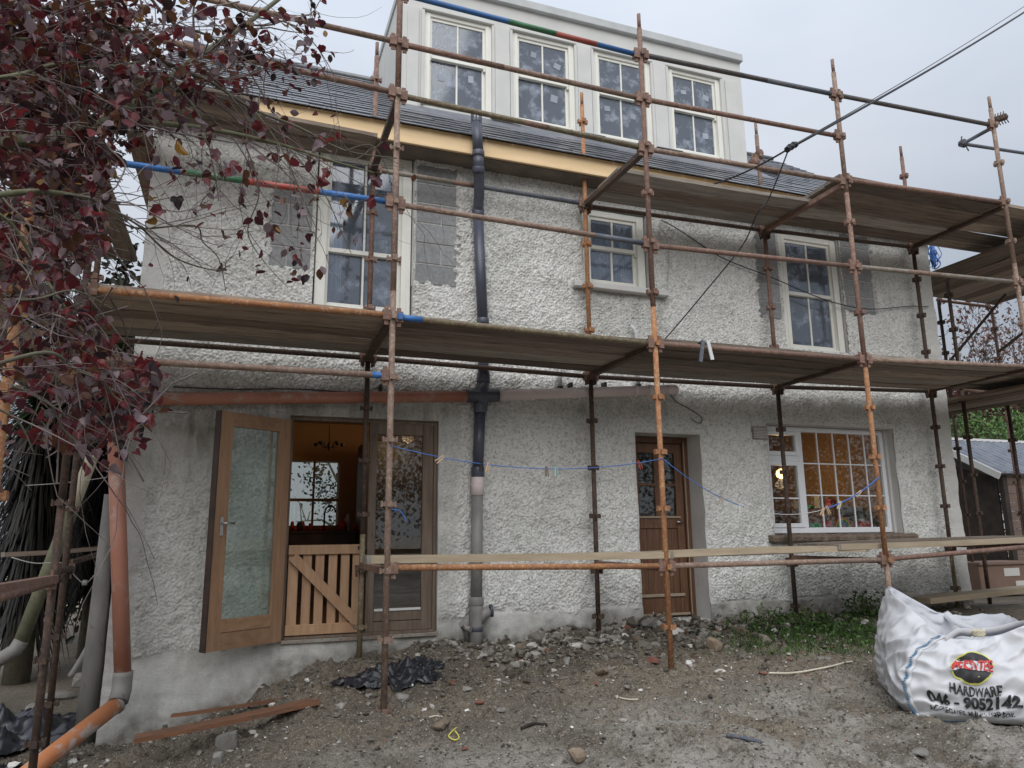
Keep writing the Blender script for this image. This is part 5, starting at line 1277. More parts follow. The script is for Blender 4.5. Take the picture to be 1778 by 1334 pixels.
dp = empty('diagonal_pipe', 'old green stained grey pipe leaning diagonally at the left gable', 'pipe', tuple(atY(35, 1118, .8)))
a, b = atY(163, 785, .8), atY(35, 1118, .8)
MB().tube([a, a.lerp(b, .32)], .055, 14).build('pipe_length', 'strap_cream', dp); MB().tube([a.lerp(b, .318), b], .058, 14).build('pipe_length', 'bark_moss', dp)
MB().tube([b + Vector((.01, 0, .03)), b + Vector((-.03, 0, -.05)), b + Vector((-.35, 0, -.26))], .06, 14).build('bend', 'grey_pvc', dp)
tp = empty('thin_pipe', 'thin grey pipe curving down behind the corner duct', 'pipe', tuple(atY(140, 1130, .6)))
MB().tube(smooth([atY(u, v, .6) for u, v in ((176, 1040), (172, 1085), (155, 1120), (138, 1150), (122, 1175))]), .025, 8).build('pipe_length', 'grey_pvc', tp)
lb = board(atY(8, 972, 1.2), atY(192, 949, 1.2), .22, .04, 'grey plank across the left gable scaffold near knee height', 'board_wood', 'left gable planks', 401)
lt = empty('gable_tube', 'short dark tube running back beside the left gable', 'tube', tuple(atY(140, 975, .2)))
MB().tube([atY(98, 985, -.1), atY(192, 956, 1.0)], TR, 12).build('tube_length', 'rust_dark', lt)
ss = empty('hanging_string', 'white string with a knot looped between the left poles', 'string', tuple(atY(143, 1012, 0)))
MB().tube(smooth([atY(u, v, 0) for u, v in ((20, 968), (60, 978), (110, 978), (128, 998), (147, 1013), (165, 998), (190, 974))]), .004, 6).build('string_length', 'cable_white', ss)
MB().tube([atY(143, 1012, 0), atY(151, 1012, 0)], .022, 8).build('knot', 'cable_white', ss)
c = empty('thin_gable_wire', 'thin grey wire strung between palm and terracotta pipe', 'wire', tuple(atY(100, 838, .3)))
MB().tube(sag(atY(45, 843, .6), atY(186, 829, 0), .01), .003, 5).build('wire_length', 'cable_white', c)

# crumpled plastic sheets
def sheet(name, label, cx, cy, rx, ry_, h, seed, mm='rubber_sheet', z0=None, rot=0, clear=.02, n=70):
    g = np.random.default_rng(seed)
    def fold(s_, a_, lam):
        gg = np.random.default_rng(s_); A_ = np.zeros((n, n)); ii = np.arange(n) / n
        UU, VV = np.meshgrid(ii, ii)
        for _ in range(7):
            t_ = a_ + gg.normal(0, .45); ph = gg.uniform(0, 6.28); wv = gg.uniform(.7, 1.5) * lam
            w_ = UU * math.cos(t_) + VV * math.sin(t_) + .05 * np.sin(6.28 * (UU * gg.uniform(1, 3) - VV * gg.uniform(1, 3)) + ph)
            A_ += 1 - np.abs(np.sin(3.14159 * w_ * wv + ph)) ** .7 * 1.6
        return A_ / 2.4
    N1 = fold(seed, .4, 5); N2 = fold(seed + 1, 1.6, 11)
    u = np.linspace(-1, 1, n); U, V_ = np.meshgrid(u, u); r = np.sqrt(U ** 2 + V_ ** 2)
    k = 1 + .18 * np.sin(3 * np.arctan2(V_, U) + seed) + .10 * np.sin(7 * np.arctan2(V_, U))
    X0 = U * rx * k; Y0 = V_ * ry_ * k
    X = cx + X0 * math.cos(rot) - Y0 * math.sin(rot) + N2 * .010; Y = cy + X0 * math.sin(rot) + Y0 * math.cos(rot) + N1 * .015
    f_ = np.clip(1 - r ** 2, 0, 1)
    Z = ground_base(X, Y) + clear + h * f_ * (.6 + .35 * N1) + N2 * .010 + N1 * .018 + .02
    i = np.arange(n * n).reshape(n, n); q = np.stack([i[:-1, :-1], i[:-1, 1:], i[1:, 1:], i[1:, :-1]], -1)
    cr = (r[:-1, :-1] + r[1:, 1:]) / 2; q = q[cr < 1.0]
    o = np_mesh(name, np.stack([X.ravel(), Y.ravel(), Z.ravel()], 1), q.reshape(-1, 4), mm, smooth=True)
    s = o.modifiers.new('thickness', 'SOLIDIFY'); s.thickness = .003
    return o
tag(sheet('plastic_sheet', '', 1.28, -.66, .42, .21, .08, 5, rot=-.1), 'crumpled black plastic sheet on the soil between the first uprights', 'plastic sheet')
tag(sheet('plastic_sheet', '', -1.75, .55, .75, .6, .20, 8), 'large heap of black plastic sheeting left of the house corner', 'plastic sheet')
tag(sheet('plastic_sheet', '', -1.9, -.6, .5, .4, .10, 12), 'crumpled black plastic sheet at the left edge by the drain pipe', 'plastic sheet')

# ================================================================== STONES, RUBBLE, WEEDS
ICO = None
bm = bmesh.new(); bmesh.ops.create_icosphere(bm, subdivisions=1, radius=1); bm.verts.index_update()
ICO_V = np.array([v.co[:] for v in bm.verts]); ICO_F = np.array([[v.index for v in f.verts] for f in bm.faces]); bm.free()
bm = bmesh.new(); bmesh.ops.create_icosphere(bm, subdivisions=2, radius=1); bm.verts.index_update()
ICO2_V = np.array([v.co[:] for v in bm.verts]); ICO2_F = np.array([[v.index for v in f.verts] for f in bm.faces]); bm.free()
OCT_V = np.array([(1, 0, 0), (-1, 0, 0), (0, 1, 0), (0, -1, 0), (0, 0, 1), (0, 0, -1)], float)
OCT_F = np.array([(0, 2, 4), (2, 1, 4), (1, 3, 4), (3, 0, 4), (2, 0, 5), (1, 2, 5), (3, 1, 5), (0, 3, 5)])
def stones(name, X, Y, size, tones, g, tv, tf, sink=.2, zo=0, label=None, cat=None):
    n = len(X); Z = ground_base(X, Y) + ground_detail(X, Y) + zo
    sc = size[:, None] * g.uniform(.6, 1.3, (n, 3)); sc[:, 2] *= .65
    a = g.uniform(0, 6.283, n); ca, sa = np.cos(a)[:, None], np.sin(a)[:, None]
    T = tv[None] * (1 + g.uniform(-.42, .34, (n, len(tv), 1))); T = T * sc[:, None, :]
    # random tilt
    t1 = g.uniform(-.6, .6, n)[:, None]
    yy = T[..., 1] * np.cos(t1) - T[..., 2] * np.sin(t1); zz = T[..., 1] * np.sin(t1) + T[..., 2] * np.cos(t1); xx = T[..., 0]
    V = np.stack([X[:, None] + xx * ca - yy * sa, Y[:, None] + xx * sa + yy * ca, Z[:, None] + zz + size[:, None] * (.5 - sink * 1.6)], -1)
    Fq = tf[None] + (np.arange(n) * len(tv))[:, None, None]
    o = np_mesh(name, V.reshape(-1, 3), Fq.reshape(-1, 3), 'stone_tones', None, False, np.repeat(tones[:, None], len(tv), 1).reshape(-1, 3), 'stuff')
    return tag(o, label, cat)
g = np.random.default_rng(77)
SG = [(.17, .152, .13), (.27, .25, .222), (.09, .076, .06), (.36, .34, .31), (.66, .64, .60), (.18, .08, .055)]
# gravel over the whole yard: density falls with distance
n = 42000; X = g.uniform(-2.5, 7.4, n); Y = -4.6 + 4.9 * g.random(n) ** .8
keepm = (sample(NC, X, Y) + sample(ND, X, Y) * .7 > -.4); X, Y = X[keepm], Y[keepm]
stones('gravel', X, Y, np.clip(g.lognormal(-5.1, .45, len(X)), .003, .018), pick(g, len(X), SG, [5, 4, 6, 2, .6, .25]), g, OCT_V, OCT_F, .1, label='fine gravel and grit scattered over the muddy yard', cat='gravel')
# rubble against the wall
n = 4200; X = np.concatenate([g.normal(3.7, .8, 2500), g.uniform(1.6, 8.3, 1000), g.normal(2.6, .4, 700)]); Y = -.06 - np.abs(g.normal(0, .38, n)); m_ = (Y > -1.4) & (X < 8.4) & (X > 1.3); X, Y = X[m_], Y[m_]
stones('rubble', X, Y, np.clip(g.lognormal(-4.05, .55, len(X)), .008, .06), pick(g, len(X), SG, [6, 4, 5, 1.5, .4, .3]), g, ICO_V, ICO_F, .2, label='broken rubble heaped along the foot of the wall', cat='rubble')
n = 1500; X = g.uniform(-.9, 6.5, n); Y = -.15 - np.abs(g.normal(.6, .75, n)); X = np.concatenate([X, g.uniform(-2.6, -.9, 300)]); Y = np.concatenate([Y, g.uniform(-1.0, .6, 300)])
stones('small_stones', X, Y, np.clip(g.lognormal(-4.3, .45, len(X)), .007, .035), pick(g, len(X), SG, [6, 4, 6, 1.2, .8, .5]), g, ICO_V, ICO_F, .2, label='small loose stones strewn over the soil', cat='stones')
def stone(u, v, s, mm, label, seed, flat=.6, group='single stones lying on the soil', name='stone', cat='stone'):
    # find where the pixel ray meets the ground
    z = -1.2
    for _ in range(12):
        p = atZ(u, v, z); z = .5 * z + .5 * gz(p.x, p.y)
    rr = np.random.default_rng(seed); V = ICO2_V.copy()
    for _ in range(5):
        nrm = rr.standard_normal(3); nrm /= np.linalg.norm(nrm); dd = V @ nrm; V -= np.clip(dd - rr.uniform(.45, .75), 0, None)[:, None] * nrm
    V *= 1 + rr.uniform(-.05, .05, (len(V), 1))
    V *= np.array([s * rr.uniform(.9, 1.3), s * rr.uniform(.7, 1), s * flat]); a = rr.uniform(0, 6.28)
    V = np.stack([V[:, 0] * math.cos(a) - V[:, 1] * math.sin(a), V[:, 0] * math.sin(a) + V[:, 1] * math.cos(a), V[:, 2]], 1)
    V += np.array([0, 0, s * flat * .45])
    o = np_mesh(name, V, ICO2_F, mm); o.location = (p.x, p.y, gz(p.x, p.y)); return tag(o, label, cat, group)
for i, (u, v, s, mm, lab, fl) in enumerate((
    (390, 868 + 300, .075, 'stone_pale', '', .5),)): pass
SL = [(731, 1171, .055, 'stone_pale', 'white stone chunk lying beside the black plastic sheet', .45), (796, 1189, .03, 'stone_pale', 'small flat white stone right of the black sheet', .4), (812, 1199, .042, 'stone_grey', 'pale grey stone in front of the small flat white one', .5),
    (864, 1184, .036, 'stone_pale', 'rounded cream stone below the pipe foot', .6), (1000, 1125, .07, 'stone_pale', 'broken pale stone in the rubble below the second inner pole', .5), (1027, 1118, .085, 'stone_grey', 'large grey stone in the rubble right of the pipe foot', .6),
    (1046, 1170, .055, 'stone_brown', 'rounded brown stone on the bare soil left of the orange pole', .7), (768, 1262, .085, 'stone_brown', 'large brown clod in front of the yellow twine', .45), (698, 1215, .065, 'stone_grey', 'angular dark stone at the foot of the first upright', .6),
    (1238, 1128, .085, 'stone_brown', 'big rough brown stone beside the weeds', 1.0), (1250, 1170, .075, 'stone_pale', 'flat white slab below the big brown stone', .35), (1430, 1148, .10, 'stone_grey', 'flat grey stone at the edge of the weeds', .35), (1370, 1137, .045, 'stone_pale', 'pale stone among the weeds', .6),
    (1000, 1318, .07, 'stone_brown', 'dark clod at the bottom edge in the middle', .8), (870, 1235, .04, 'stone_grey', 'flat grey stone in the middle of the yard', .4), (1525, 1092, .13, 'stone_grey', 'broad pale slab under the wall left of the white bag', .3),
    (1500, 1075, .05, 'stone_pale', 'white stone block near the wall left of the bag', .7), (395, 1295, .10, 'stone_grey', 'block shaped stone propping the old plank', .9), (378, 1325, .06, 'stone_grey', 'square stone at the bottom edge below the plank', .8), (1595, 1310, .08, 'stone_grey', 'half buried grey stone at the bottom right', .3),
    (1065, 1110, .075, 'stone_grey', 'grey stone behind the second inner pole foot', .7), (1130, 1098, .09, 'stone_grey', 'large grey stone left of the orange pole', .6), (1105, 1115, .06, 'stone_brown', 'brown stone heaped left of the orange pole', .7), (930, 1118, .08, 'stone_grey', 'grey stone at the left end of the rubble heap', .7),
    (905, 1128, .06, 'stone_brown', 'brown stone just right of the pipe foot', .7), (1290, 1102, .09, 'stone_brown', 'rough stone in the rubble under the door corner', .7), (1195, 1150, .05, 'stone_pale', 'pale stone right of the orange pole foot', .6), (145, 1190, .16, 'stone_grey', 'large grey rock left of the house corner', .6), (100, 1215, .12, 'stone_grey', 'grey rock lying left of the terracotta pipe', .5), (60, 1235, .10, 'stone_grey', 'grey rock near the left edge', .5), (320, 1268, .05, 'stone_brown', 'brown lump by the upper end of the old plank', .9)]
for i, (u, v, s, mm, lab, fl) in enumerate(SL): stone(u, v, s, mm, lab, 500 + i, fl)
stone(833, 1220, .035, 'brick_red', 'small piece of red brick in the yard', 601, .5, 'brick fragments', 'brick_piece', 'brick'); stone(1135, 1146, .06, 'brick_red', 'red brick fragment in the rubble left of the orange pole', 602, .5, 'brick fragments', 'brick_piece', 'brick'); stone(1325, 1166, .05, 'brick_red', 'broken red tile right of the white slab', 603, .3, 'brick fragments', 'brick_piece', 'brick'); stone(806, 1302, .03, 'brick_red', 'red scrap near the bottom edge', 604, .4, 'brick fragments', 'brick_piece', 'brick')
# old plank at the lower left
pa, pb = atZ(236, 1306, -1.44), atZ(552, 1203, -1.16)
pl = board(pa, pb, .15, .03, 'rotten orange stained plank lying on the soil at the lower left', 'old_plank', None, 777, ends=False); pl['category'] = 'plank'; pl.name = 'old_plank'
if 'group' in pl: del pl['group']
q1, q2 = atZ(300, 1262, -1.44), atZ(560, 1186, -1.16)
q_ = board(q1, q2, .05, .02, 'thin rotten batten half buried behind the old plank', 'old_plank', None, 778, ends=False); q_.name = 'old_batten'
gp_ = board(atY(1600, 1052, -.5), atY(1795, 1022, -.35), .24, .06, 'thick pale plank lying on the ground behind the white bag', 'board_pale', None, 779, ends=False)
gp2 = board(atY(1640, 1066, -.2), atY(1800, 1050, .1), .24, .05, 'grey plank under the thick pale plank', 'board_wood', None, 780, ends=False)
def ground_line(name, label, cat, pix, r, mm, lift=.01, part='strand'):
    P = []
    for u, v in pix:
        z = -1.25
        for _ in range(10): p = atZ(u, v, z); z = .5 * z + .5 * gz(p.x, p.y)
        P.append(Vector((p.x, p.y, gz(p.x, p.y) + lift)))
    o = MB().tube(smooth(P), r, 6).build(name, mm); return tag(o, label, cat)
ground_line('yellow_twine', 'length of pale yellow twine lying across the soil near the bag', 'twine', [(1336, 1179), (1380, 1172), (1440, 1160), (1475, 1152), (1513, 1150)], .008, 'strap_cream')
ground_line('yellow_twine', 'small loop of yellow twine in the foreground soil', 'twine', [(793, 1266), (785, 1273), (779, 1282), (790, 1288), (797, 1283), (790, 1272)], .005, 'yellow_rope')
ground_line('straw', 'pale splinters lying left of the yellow twine loop', 'splinter', [(730, 1255), (742, 1250), (755, 1246), (768, 1248)], .005, 'strap_cream')
ground_line('dark_stick', 'dark stick lying in the middle foreground', 'stick', [(905, 1266), (925, 1260), (950, 1262)], .011, 'dark_or_shaded_wood')
ground_line('grey_stick', 'bluish grey stick lying in the ashy foreground', 'stick', [(1262, 1280), (1290, 1285), (1322, 1292)], .013, 'steel_blue')
ground_line('pale_splinter', 'pale splinter on the soil left of the orange pole', 'splinter', [(1075, 1214), (1090, 1217), (1108, 1222)], .006, 'strap_cream')
# weeds and grass beside the wall
g = np.random.default_rng(31)
def weeds(name, label, cat, X, Y, hh, wd, tones, spread=.5):
    n = len(X); Z = ground_base(X, Y) + ground_detail(X, Y) - .01
    d = np.stack([g.normal(0, spread, n), g.normal(0, spread, n), g.uniform(.6, 1.2, n)], 1); d /= np.linalg.norm(d, axis=1, keepdims=True)
    o = strips(g, np.stack([X, Y, Z], 1), d, hh, wd, tones, name, None, droop=1.0, seg=3); return tag(o, label, cat)
def region(n, boxes):
    X, Y = [], []
    for cx_, cy_, sx_, sy_, k in boxes: X.append(g.normal(cx_, sx_, k)); Y.append(g.normal(cy_, sy_, k))
    return np.concatenate(X), np.concatenate(Y)
WG = [(.06, .12, .028), (.10, .19, .045), (.04, .08, .024), (.15, .22, .07)]
X, Y = region(0, [(5.9, -.85, .55, .25, 3600), (5.1, -.9, .35, .22, 1800), (4.7, -1.0, .3, .15, 500), (6.4, -1.1, .3, .2, 1500), (5.6, -1.4, .4, .12, 700)])
k_ = (Y < -.1) & (sample(NC, X, Y) > -.55); X, Y = X[k_], Y[k_]
weeds('grass', 'short green grass in front of the wall left of the bag', 'grass', X, Y, g.uniform(.04, .11, len(X)), .0035, pick(g, len(X), WG, [3, 3, 2, 1]))
X, Y = region(0, [(5.45, -.42, .3, .12, 420), (5.8, -.55, .25, .12, 400), (6.6, -.3, .14, .08, 300), (5.0, -.6, .2, .12, 200), (7.1, -.3, .3, .1, 200), (6.0, -.9, .5, .2, 500)])
k_ = Y < -.06; X, Y = X[k_], Y[k_]; Zg = ground_base(X, Y)
hgt = g.random(len(X)) ** 1.6 * np.where(np.abs(X - 6.6) < .25, .26, .17)
scatter('weeds', np.stack([X, Y, Zg + hgt], 1), g.uniform(.025, .06, len(X)), pick(g, len(X), WG, [4, 2, 4, 1]), OVAL, OVAL_F, g, 'green_tones', up=(0, 0, 1))
tag(bpy.data.objects['weeds'], 'broad leaved weeds growing in the rubble at the wall foot', 'weeds')

# ================================================================== BUILDER'S BAG
BS = .93
A0 = Vector((4.50, -2.78, 0)); du = Vector((.79, -.61, 0)).normalized(); dv = Vector((-du.y, du.x, 0))
A0.z = gz(4.75, -2.75) - .02
LV = [ # each level: A, AB, B, BC, C, CD, D, DA as (a, b, h)
    [(.03, .03, .0), (.48, -.02, .0), (.95, .02, .0), (.99, .48, 0), (.95, .95, 0), (.48, .98, 0), (.02, .93, 0), (-.0, .48, 0)],
    [(-.03, -.02, .10), (.46, -.11, .08), (1.02, -.04, .08), (1.08, .48, .1), (1.0, 1.02, .1), (.48, 1.06, .1), (-.05, .97, .1), (-.08, .48, .1)],
    [(-.04, .0, .30), (.47, -.13, .28), (1.03, -.04, .30), (1.10, .48, .3), (1.02, 1.04, .3), (.48, 1.06, .3), (-.07, .95, .32), (-.10, .48, .32)],
    [(.06, .04, .48), (.52, -.06, .46), (.98, .01, .50), (1.04, .48, .5), (.99, .98, .5), (.48, 1.03, .52), (-.04, .86, .58), (-.06, .46, .56)],
    [(.26, .10, .58), (.56, .05, .57), (.93, .03, .70), (.99, .46, .60), (.96, .95, .66), (.50, .98, .66), (.03, .78, .88), (.10, .42, .74)],
    [(.28, .13, .575), (.56, .08, .56), (.91, .07, .69), (.96, .46, .59), (.93, .91, .65), (.50, .94, .65), (.05, .76, .87), (.13, .42, .73)],
    [(.24, .16, .48), (.54, .12, .47), (.86, .10, .52), (.92, .46, .5), (.88, .86, .52), (.50, .88, .52), (.10, .72, .62), (.10, .42, .56)],
    [(.18, .2, .34), (.5, .18, .34), (.8, .18, .36), (.84, .46, .36), (.8, .8, .36), (.5, .82, .36), (.16, .76, .38), (.14, .44, .36)]]
LVa = np.array(LV)
def cr(P, t, closed):
    n = len(P); i = int(math.floor(t)); f = t - i
    idx_ = [(i + k) % n if closed else min(max(i + k, 0), n - 1) for k in (-1, 0, 1, 2)]
    a, b, c, d = (P[j] for j in idx_)
    return .5 * ((2 * b) + (-a + c) * f + (2 * a - 5 * b + 4 * c - d) * f * f + (-a + 3 * b - 3 * c + d) * f ** 3)
def bag_pt(th, lv, off=0):
    """th in 0..8 round the bag, lv in 0..7 up and over the rim"""
    def raw(th, lv):
        ring_ = [cr(LVa[:, j], lv, False) for j in range(8)]
        # corner tightness: ease the parameter towards the corners
        p = cr(np.array(ring_), th, True)
        q = Vector((p[0] * 6, p[1] * 6, p[2] * 6))
        a = .022 * min(lv * 1.2, 1) * (1 if lv < 5 else .8)
        w1 = mnoise.noise(q * .55) ; w2 = abs(mnoise.noise(Vector((q.x * .8 + q.z * .9, q.y * .8, q.z * 1.5 - q.x * .6)) + Vector((5, 2, 1)))); w3 = abs(mnoise.noise(Vector((q.x * 2.2 - q.z * 1.2, q.y * 2.2, q.z * 1.3)) + Vector((1, 7, 1))))
        cx_, cy_ = p[0] - .48, p[1] - .48; r = math.hypot(cx_, cy_) + 1e-6
        k = a * (w1 * 1.2 - w2 * 2.8 - w3 * .9)
        return np.array([p[0] + cx_ / r * k, p[1] + cy_ / r * k, p[2] + k * .5])
    p = raw(th, lv)
    if off:
        e = .02; t1 = raw(th + e, lv) - raw(th - e, lv); t2 = raw(th, lv + e) - raw(th, lv - e if lv > e else 0)
        nn = np.cross(t1, t2); nn /= np.linalg.norm(nn) + 1e-9
        p = p + nn * off
    p = p * BS; w = A0 + du * p[0] + dv * p[1]; return Vector((w.x, w.y, A0.z + p[2]))
bag = empty('bulk_bag', 'large crumpled white builders bag with printed lettering on the ground', 'bag', tuple(A0 + du * .48 + dv * .48))
NT, NL = 264, 132
v = [bag_pt(8 * i / NT, 7 * j / NL) for j in range(NL + 1) for i in range(NT)]
jr = int(NL * 4.5 / 7)
f = [(j * NT + i, j * NT + (i + 1) % NT, (j + 1) * NT + (i + 1) % NT, (j + 1) * NT + i) for j in range(NL) for i in range(NT)]
MB().add(v[:(jr + 1) * NT], f[:jr * NT], True).build('bag_body', 'bag_white', bag)
MB().add([x for x in v[jr * NT:]], [tuple(q - jr * NT for q in ff) for ff in f[jr * NT:]] + [tuple((NL - jr) * NT + i for i in range(NT))], True).build('bag_lining', 'bag_inner', bag)
# seams, straps, knot
def bag_strip(th0, th1, lv0, lv1, w, off, mm, name, n=60, wob=0, axis='v'):
    v, f = [], []
    for i in range(n + 1):
        t = i / n; th, lv = th0 + (th1 - th0) * t, lv0 + (lv1 - lv0) * t
        a, b = ((th - w, lv), (th + w, lv)) if axis == 'v' else ((th, lv - w), (th, lv + w))
        v += [bag_pt(a[0], a[1], off), bag_pt(b[0], b[1], off), bag_pt(a[0], a[1], off - .004), bag_pt(b[0], b[1], off - .004)]
    for i in range(n):
        k = 4 * i; f += [(k, k + 1, k + 5, k + 4), (k + 2, k + 6, k + 7, k + 3), (k, k + 4, k + 6, k + 2), (k + 1, k + 3, k + 7, k + 5)]
    return MB().add(v, f, True).build(name, mm, bag)
bag_strip(.06, .10, .15, 4.0, .05, .008, 'bag_white', 'seam_tape'); bag_strip(2.0, 1.95, .1, 4.0, .05, .008, 'bag_white', 'seam_tape')
sm_ = MB()
for k in range(78):
    lv = .1 + k * .05; th = .05 + .04 * lv / 4
    sm_.tube([bag_pt(th - .045, lv, .016), bag_pt(th - .0, lv + .02, .018)], .0028, 4)
for k in range(26):
    th = .06 + k * .035; sm_.tube([bag_pt(th, .12, .008), bag_pt(th + .01, .02, .008)], .0028, 4)
sm_.build('seam_stitching', 'seam_blue', bag)
sm_ = MB()
for k in range(50):
    lv = 1.0 + k * .06; sm_.tube([bag_pt(1.93, lv, .010), bag_pt(1.93, lv + .045, .010)], .0022, 4)
sm_.build('seam_stitching', 'seam_blue', bag)
def loc(a, b, h):
    a, b, h = a * BS, b * BS, h * BS; w = A0 + du * a + dv * b; return Vector((w.x, w.y, A0.z + h))
def ribbon(pts, w, mm, name):
    pts = smooth(pts, 5); v, f = [], []
    for i, p in enumerate(pts):
        d = (pts[min(i + 1, len(pts) - 1)] - pts[max(i - 1, 0)]).normalized(); s = d.cross(Vector((.3, .8, .5))).normalized()
        nn = s.cross(d)
        v += [p - s * w, p + s * w, p + s * w + nn * .004, p - s * w + nn * .004]
    for i in range(len(pts) - 1):
        k = 4 * i
        for j in range(4): f.append((k + j, k + (j + 1) % 4, k + 4 + (j + 1) % 4, k + 4 + j))
    f += [(0, 1, 2, 3), tuple(len(v) - 4 + j for j in (3, 2, 1, 0))]
    return MB().add(v, f, True).build(name, mm, bag)
ribbon([loc(.50, .97, .67), loc(.53, .75, .62), loc(.56, .45, .60), loc(.52, .2, .60), loc(.5, .12, .605), loc(.40, .10, .61), loc(.30, .06, .55)], .032, 'bag_white', 'lifting_strap')
ribbon([loc(.93, .06, .70), loc(.82, .14, .67), loc(.66, .15, .62), loc(.56, .14, .61)], .035, 'bag_white', 'lifting_strap')
kn = MB(); kr = random.Random(4)
for k in range(5):
    c = loc(.54, .12, .61); a = k * 1.3
    kn.tube([c + Vector((.035 * math.cos(t + a), .035 * math.sin(t + a), .018 * math.sin(2 * t + a))) for t in np.linspace(0, 4.4, 9)], .011, 7)
kn.build('knot', 'strap_cream', bag)
# print: text outlines laid onto the front of the bag
def text_on_bag(txt, s0, s1, h_lv, size_lv, mm, arc=0, bold=.0, slant=0, off=.0045, grow=0):
    cu = bpy.data.curves.new('print', 'FONT'); cu.body = txt; cu.size = 1; cu.offset = bold; cu.resolution_u = 3; cu.fill_mode = 'FRONT'
    to = bpy.data.objects.new('print', cu); COL.objects.link(to)
    dg = bpy.context.evaluated_depsgraph_get(); me = bpy.data.meshes.new_from_object(to.evaluated_get(dg)); COL.objects.unlink(to); bpy.data.objects.remove(to)
    bm = bmesh.new(); bm.from_mesh(me)
    bmesh.ops.triangulate(bm, faces=bm.faces[:])
    for _ in range(2):
        le = [e for e in bm.edges if e.calc_length() > .25]
        if le: bmesh.ops.subdivide_edges(bm, edges=le, cuts=1); bmesh.ops.triangulate(bm, faces=[f for f in bm.faces if len(f.verts) > 3])
    xs_ = [p.co.x for p in bm.verts]; x0, x1 = min(xs_), max(xs_)
    for p in bm.verts:
        t = (p.co.x - x0) / (x1 - x0); sz = size_lv * (1 + grow * (t - .5))
        th = s0 + (s1 - s0) * t; lv = h_lv + p.co.y * sz + arc * (4 * (t - .5) ** 2 - 1) + slant * (t - .5)
        p.co = bag_pt(th, lv, off)
    bm.to_mesh(me); bm.free(); me.materials.clear(); me.materials.append(M[mm])
    o = bpy.data.objects.new('printed_text', me); link(o, bag); o.location = -world_off(bag); return o
def shape_on_bag(poly, mm, off, name='printed_emblem'):
    """filled star-shaped polygon about its centroid, in (th, lv)"""
    c = (sum(p[0] for p in poly) / len(poly), sum(p[1] for p in poly) / len(poly)); v = [bag_pt(*c, off)]; f = []; K = 6; n = len(poly)
    for k in range(1, K + 1):
        for p in poly: v.append(bag_pt(c[0] + (p[0] - c[0]) * k / K, c[1] + (p[1] - c[1]) * k / K, off))
    for i in range(n): f.append((0, 1 + i, 1 + (i + 1) % n))
    for k in range(K - 1):
        for i in range(n): f.append((1 + k * n + i, 1 + k * n + (i + 1) % n, 1 + (k + 1) * n + (i + 1) % n, 1 + (k + 1) * n + i))
    return MB().add(v, f, True).build(name, mm, bag)
LC = (.86, 2.66)
def ell(rx, rz, a0=0, a1=2 * math.pi, n=40, dz=0): return [(LC[0] + rx * math.cos(a0 + (a1 - a0) * i / n), LC[1] + dz + rz * math.sin(a0 + (a1 - a0) * i / n)) for i in range(n)]
shape_on_bag(ell(.265, .62), 'print_yellow', .0080); shape_on_bag(ell(.246, .56), 'print_black', .0115)
band = [(LC[0] - .265 + .53 * i / 16, LC[1] - .20 + .14 * math.cos(math.pi * (i / 16 - .0)) * .5 * 0 + .05 * math.sin(math.pi * i / 16)) for i in range(17)] + [(LC[0] + .265 - .53 * i / 16, LC[1] + .22 - .05 * math.sin(math.pi * i / 16)) for i in range(17)]
shape_on_bag(band, 'bag_white', .0155)
text_on_bag('McENTEE', LC[0] - .255, LC[0] + .255, LC[1] - .15, .48, 'print_red', bold=.03, off=.0195)
text_on_bag('HARDWARE', .62, 1.20, 1.70, .44, 'print_black', bold=.03, arc=.05, off=.011)
text_on_bag('046 - 9052142', .34, 1.38, 1.36, .48, 'print_black', bold=.045, arc=.10, off=.011)
text_on_bag('AGGREGATES, MULCH, TOP SOIL', .36, 1.32, 1.02, .26, 'print_black', bold=.03, arc=.10, off=.015)

